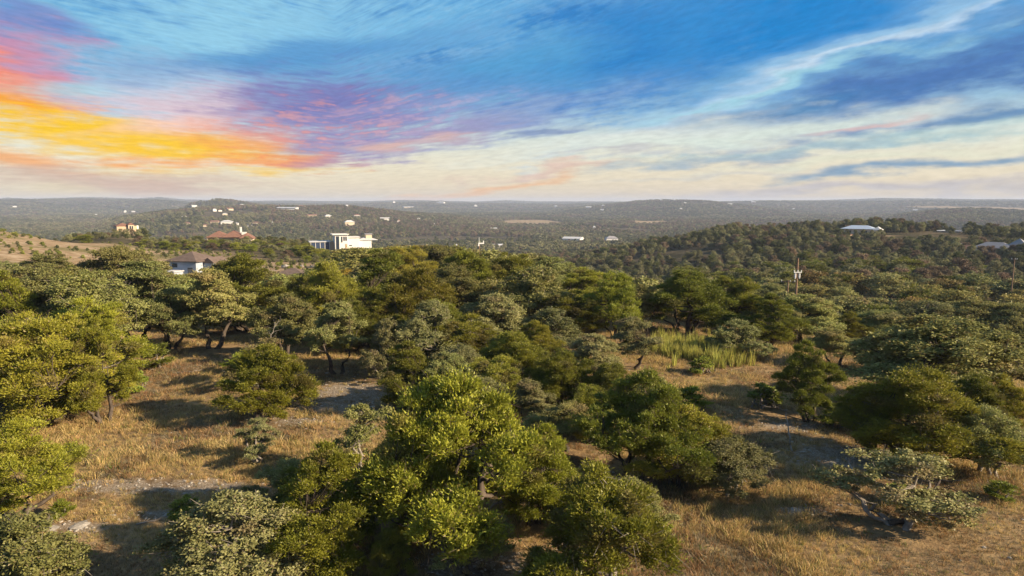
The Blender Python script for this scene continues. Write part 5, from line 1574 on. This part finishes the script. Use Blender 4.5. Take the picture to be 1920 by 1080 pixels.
M['grass_b'] = leaf_mat('russet_grass', (0.20, 0.115, 0.05), (0.40, 0.24, 0.105), 0.35, deadamt=1, dead=(0.10, 0.11, 0.04, 1), use_obj=False)
M['grass_c'] = leaf_mat('grey_grass', (0.15, 0.125, 0.08), (0.31, 0.26, 0.16), 0.35, deadamt=1, dead=(0.10, 0.11, 0.04, 1), use_obj=False)
src_grass = source('grass_source', [tuft(201, 30, 0.46, 0.20, 0.024, 'grass', 0.1, 0.9), tuft(202, 28, 0.32, 0.28, 0.024, 'grass', 0.1, 1.1),
                                    tuft(203, 28, 0.30, 0.24, 0.024, 'grass_b', 0.15, 1.0), tuft(204, 24, 0.26, 0.26, 0.026, 'grass_c', 0.2, 1.1),
                                    tuft(205, 18, 0.22, 0.26, 0.034, 'sprout', 0.0)])
PTS, SCL, IDX = [], [], []
for d0, d1, sp, k_ in ((17, 40, 0.25, 0.85), (40, 62, 0.36, 1.1), (62, 110, 0.60, 1.6)):
    X, Y = jitter_points(d0, d1, sp, int(d0) + 300)
    rm = rock_mask(X, Y)
    cov = fbm(X / 2.6, Y / 2.6, 3, 71) + 0.6 * fbm(X / 9, Y / 9, 2, 73)
    sh = np.zeros(len(X))
    for (ox, oy, orr) in OCC:
        if math.hypot(ox, oy) < 125:
            sh = np.maximum(sh, 1 - np.hypot(X - ox, Y - oy) / (orr * 1.0 + 0.2))
    k = (rm < 0.15 + 0.95 * g_.uniform(0, 1, len(X))) & (cov > -0.33 + np.clip(sh, 0, 1) * 0.5)
    X, Y, cov = X[k], Y[k], cov[k]
    n = len(X)
    kindn = fbm(X / 4.0, Y / 4.0, 3, 75) * 1.3 + g_.normal(0, 0.07, n)
    ii = np.where(kindn > 0.02, g_.choice([0, 1], n), np.where(kindn > -0.10, g_.choice([1, 2, 3], n), g_.choice([2, 3], n)))
    ii = np.where(g_.uniform(0, 1, n) < 0.035, 4, ii)
    s_ = g_.uniform(0.55, 1.15, n) * k_ * (0.75 + np.clip(cov, -.1, .3) * 1.3)
    PTS.append(np.stack([X, Y, H(X, Y)], 1)); SCL.append(np.stack([s_, s_, s_ * g_.uniform(.8, 1.2, n) / (k_ ** 0.35)], 1)); IDX.append(ii)
PTS = np.concatenate(PTS); SCL = np.concatenate(SCL); IDX = np.concatenate(IDX); n = len(PTS)
rot = np.zeros((n, 3)); rot[:, 2] = g_.uniform(0, 6.28, n); rot[:, 0] = g_.normal(0, .12, n); rot[:, 1] = g_.normal(0, .12, n)
scatter('dry_grass', PTS, rot, SCL, IDX, src_grass, 'tan and russet dry grass over the near ridge')
print('grass tufts', n)

# tall yellow-green weeds before the dark junipers
src_weed = source('weed_source', [tuft(211, 26, 1.5, 0.22, 0.05, 'weed', 0.12, 0.22), tuft(212, 22, 1.15, 0.25, 0.05, 'weed', 0.15, 0.3)])
pts = []
for k in range(430):
    if k % 5 < 4:
        px, row = g_.uniform(1222, 1345), g_.uniform(632, 668)
        row = 636 + (row - 632) * 0.9 + (px - 1222) * 0.12
    else:
        px, row = g_.uniform(1330, 1412), g_.uniform(655, 690)
    if g_.uniform() < 0.10: px, row = g_.uniform(1200, 1420), g_.uniform(620, 700)
    x, y = at(px, row); pts.append((x, y))
pts = np.array(pts); n = len(pts)
s_ = g_.uniform(0.45, 1.05, n)
rot = np.zeros((n, 3)); rot[:, 2] = g_.uniform(0, 6.28, n)
scatter('tall_weeds', np.stack([pts[:, 0], pts[:, 1], H(pts[:, 0], pts[:, 1])], 1), rot, np.stack([s_, s_, s_ * 1.05], 1), g_.choice(2, n), src_weed,
        'tall yellow-green weeds standing at the back of the clearing')

# loose stones and gravel
def stone_mesh(seed, name='stone'):
    r_ = np.random.default_rng(seed)
    t = (1 + 5 ** 0.5) / 2
    V = np.array([(-1, t, 0), (1, t, 0), (-1, -t, 0), (1, -t, 0), (0, -1, t), (0, 1, t), (0, -1, -t), (0, 1, -t), (t, 0, -1), (t, 0, 1), (-t, 0, -1), (-t, 0, 1)], float) / 1.9
    F = np.array([(0, 11, 5), (0, 5, 1), (0, 1, 7), (0, 7, 10), (0, 10, 11), (1, 5, 9), (5, 11, 4), (11, 10, 2), (10, 7, 6), (7, 1, 8), (3, 9, 4), (3, 4, 2), (3, 2, 6), (3, 6, 8), (3, 8, 9), (4, 9, 5), (2, 4, 11), (6, 2, 10), (8, 6, 7), (9, 8, 1)])
    V = V * r_.uniform(0.75, 1.2, (12, 1)) * np.array([1, 0.75, 0.45])
    return mesh_np(name, V, F, [M['rock']])


STN = [stone_mesh(301 + i) for i in range(4)]
src_stone = source('stone_source', STN)
pts = []
for (cx, cy), a_, b_ in ROCKY:
    m_ = int(60 * a_ * b_ ** .7) + 40
    q = g_.normal(0, 0.75, (m_, 2)) * np.array([a_, b_]) + np.array([cx, cy])
    pts.append(q)
X, Y = jitter_points(18, 60, 1.1, 90)
k = fbm(X / 6, Y / 6, 2, 91) > 0.03
pts.append(np.stack([X[k], Y[k]], 1))
pts = np.concatenate(pts); n = len(pts)
s_ = 0.025 + 0.10 * g_.uniform(0, 1, n) ** 4
rot = np.zeros((n, 3)); rot[:, 2] = g_.uniform(0, 6.28, n); rot[:, 0] = g_.normal(0, .2, n)
scatter('limestone_gravel', np.stack([pts[:, 0], pts[:, 1], H(pts[:, 0], pts[:, 1]) + 0.005], 1), rot, np.stack([s_] * 3, 1), g_.integers(0, 4, n), src_stone,
        'pale limestone gravel scattered in the stony patches')

# single rocks large enough to tell apart
ROCKS = [(95, 992, .55, 'flat pale rock slab at the left end of the lower grass gap'), (150, 985, .6, 'flat pale rock slab right of its neighbour in the lower grass gap'),
         (318, 966, .45, 'pale rock in the shade below the dirt strip'), (1590, 838, .30, 'upright pale rock in the stony hollow at right'),
         (1562, 868, .32, 'pale rock low in the stony hollow at right'), (1628, 862, .28, 'pale rock beside the fallen twigs under the olive juniper'),
         (655, 728, .3, 'pale rock on the gravel patch behind the lone juniper'), (700, 762, .3, 'pale rock on the near side of the gravel patch'),
         (612, 700, .3, 'pale rock at the back of the gravel patch'), (1495, 957, .38, 'flat pale stone in the dry grass right of the grey oak'),
         (445, 505, .9, 'large boulder by the nearest house')][:10]
for i, (px, row, sz, lab) in enumerate(ROCKS):
    x, y = at(px, row)
    o = link('limestone_rock', STN[i % 4], None, (x, y, h1(x, y) + 0.0))
    o.scale = (sz * .8, sz * .8, sz * 0.3); o.rotation_euler = (0, 0, i * 1.3)
    tag(o, lab, 'rock', 'pale limestone rocks')

# boulders on the dry lot far left of centre
for i, (px, d, sz, lab) in enumerate([(537, 207, 1.5, 'big pale boulder at the back of the dry lot, left of its tree'), (567, 210, 1.0, 'pale boulder at the right of the dry lot'),
                                      (587, 208, .8, 'smaller pale boulder right of the dry lot boulders')]):
    x, y = polar(px, d)
    o = link('boulder', STN[i], None, (x, y, h1(x, y) + 0.3))
    o.scale = (sz, sz, sz * 1.2); o.rotation_euler = (0, 0, i * 2.1)
    tag(o, lab, 'rock', 'boulders by the dry lot')

# ------------------------------------------------------------------ dead wood
def branch_geo(seed, L, rad, nb, up=0.25, mat='dead_wood'):
    r_ = np.random.default_rng(seed)
    g = Geo()
    main = wob(np.array([0, 0, 0.0]), np.array([L, 0, L * up]), 9, L * 0.035, r_)
    main[:, 2] = np.maximum(main[:, 2], rad * .5)
    g.tube(main, np.linspace(rad, rad * 0.35, 9), 6)
    for k in range(nb):
        i = r_.integers(2, 9); p = main[i]
        dr_ = np.array([r_.uniform(0.1, 0.8), r_.uniform(-1, 1), r_.uniform(0.0, 0.9)]); dr_ /= np.linalg.norm(dr_)
        e_ = p + dr_ * L * r_.uniform(0.18, 0.45)
        sb = wob(p, e_, 6, L * 0.015, r_); g.tube(sb, np.linspace(rad * 0.4, rad * 0.1, 6), 4)
        for q in range(2):
            p2 = sb[r_.integers(2, 6)]; d2 = dr_ + r_.normal(0, .5, 3); d2 /= np.linalg.norm(d2)
            g.tube(wob(p2, p2 + d2 * L * 0.14, 4, L * 0.01, r_), np.linspace(rad * 0.16, rad * 0.05, 4), 3)
    return g.mesh('branch', [M[mat]], True)


DW = [(1665, 985, 3.4, .13, 6, 25, .42, 'bark', 'dark bent bough rising through the low sprawling oak at right'),
      (1600, 890, 2.6, .05, 9, 70, .2, 'dead_wood', 'grey dead branches lying under the broad olive juniper'),
      (1655, 868, 2.8, .05, 8, 150, .1, 'dead_wood', 'fallen bleached branches left of the broad olive juniper trunk'),
      (905, 968, 3.2, .06, 8, 20, .35, 'dead_wood', 'bare dead bough reaching out below the big central juniper'),
      (1000, 945, 2.6, .05, 7, 35, .35, 'dead_wood', 'thin dead bough at the right skirt of the central juniper'),
      (840, 1010, 2.4, .06, 9, 200, .5, 'dead_wood', 'tangle of dead twigs under the central juniper'),
      (500, 1085, 1.6, .035, 9, 80, .9, 'dead_wood', 'pale dead twigs sticking up at the bottom left of centre'),
      (1475, 770, 1.7, .05, 6, 200, .25, 'dead_wood', 'broken dead branch beside the lone twin-trunk juniper'),
      (255, 985, 1.6, .035, 5, 30, .12, 'dead_wood', 'grey stick lying in the lower left grass'),
      (1485, 848, 1.2, .06, 4, 90, 1.6, 'dead_wood', 'grey snag standing in the shade of the right clearing'),
      (330, 700, 2.2, .04, 6, 10, .15, 'dead_wood', 'fallen grey branch in the shade by the twisted trunks'),
      (1030, 1050, 1.4, .03, 6, 60, .15, 'dead_wood', 'small dead branch on the red soil at the bottom centre'),
      (480, 640, 1.8, .035, 14, 90, 1.2, 'dead_wood', 'bare grey twigs spreading above the half-bare oak')]
for i, (px, row, L, rad, nb, rz, up, mat, lab) in enumerate(DW):
    x, y = at(px, row)
    if i == 12: x, y = at(505, 722)
    o = link('dead_branch', branch_geo(400 + i, L, rad, nb, up, mat), None, (x, y, h1(x, y) + (2.2 if i == 12 else 0.02)))
    o.rotation_euler = (0, 0, R(rz))
    tag(o, lab, 'branch', 'dead wood on the near ridge')

# ------------------------------------------------------------------ small bushes on the near ridge
BU = [(350, 965, 45, 0, 'small green bush in the lower left grass gap', None), (118, 968, 40, 1, 'small bright juniper seedling beside the flat rock slabs', YG),
      (1690, 945, 50, 0, 'low green bush beside the dark bent bough', None), (1875, 940, 50, 1, 'small green bush on the slope at the right edge', NM),
      (1780, 975, 45, 0, 'low bush right of the sprawling oak', None), (1030, 790, 40, 1, 'bright little juniper seedling in the thicket', YG),
      (1130, 985, 45, 0, 'dull green bush left of the bottom juniper crown', None), (455, 700, 50, 1, 'low juniper bush under the twisted trunks', YG),
      (260, 730, 45, 0, 'low bush at the shaded edge of the left clump', None), (1560, 800, 60, 1, 'dark low bush right of the lone twin-trunk juniper', DK),
      (1425, 765, 60, 0, 'dark bush in the shadow left of the lone twin-trunk juniper', DK), (1320, 700, 40, 0, 'small bush at the left side of the clearing', NM),
      (1290, 770, 60, 1, 'bright juniper bush sticking out into the clearing', YG), (1240, 1005, 40, 0, 'small bush beside the bottom juniper on the dry slope', None),
      (300, 690, 60, 1, 'low spreading bush in front of the red-brown trunk', DK), (390, 560, 50, 0, 'bush at the foot of the nearest house', NM)]
for (px, row, wpx, k, lab, tone) in BU:
    x, y = at(px, row)
    w = wpx * (y + 1.7) / FPX
    e = put_tree('bush', SHR[k], x, y, w, w * 0.75, lab, 'small bushes on the near ridge', cat='bush', tone=tone or NM)

# ------------------------------------------------------------------ air
g = Geo()
g.box(-12000, 12000, -3000, 14000, ZMIN - 1.0, max(ZMAX + 12.0, CAM_Z + 6))
hz = bpy.data.materials.new('haze_air'); hz.use_nodes = True
t = hz.node_tree; t.nodes.clear()
out = N(t, 'ShaderNodeOutputMaterial'); pv = N(t, 'ShaderNodeVolumePrincipled')
pv.inputs['Color'].default_value = (0.66, 0.77, 1.0, 1)
pv.inputs['Density'].default_value = HAZE
pv.inputs['Anisotropy'].default_value = 0.0
t.links.new(pv.outputs[0], out.inputs['Volume'])
ho = link('haze', g.mesh('haze', [hz]))
tag(ho, 'thin bluish haze over the valley', None, kind='stuff')
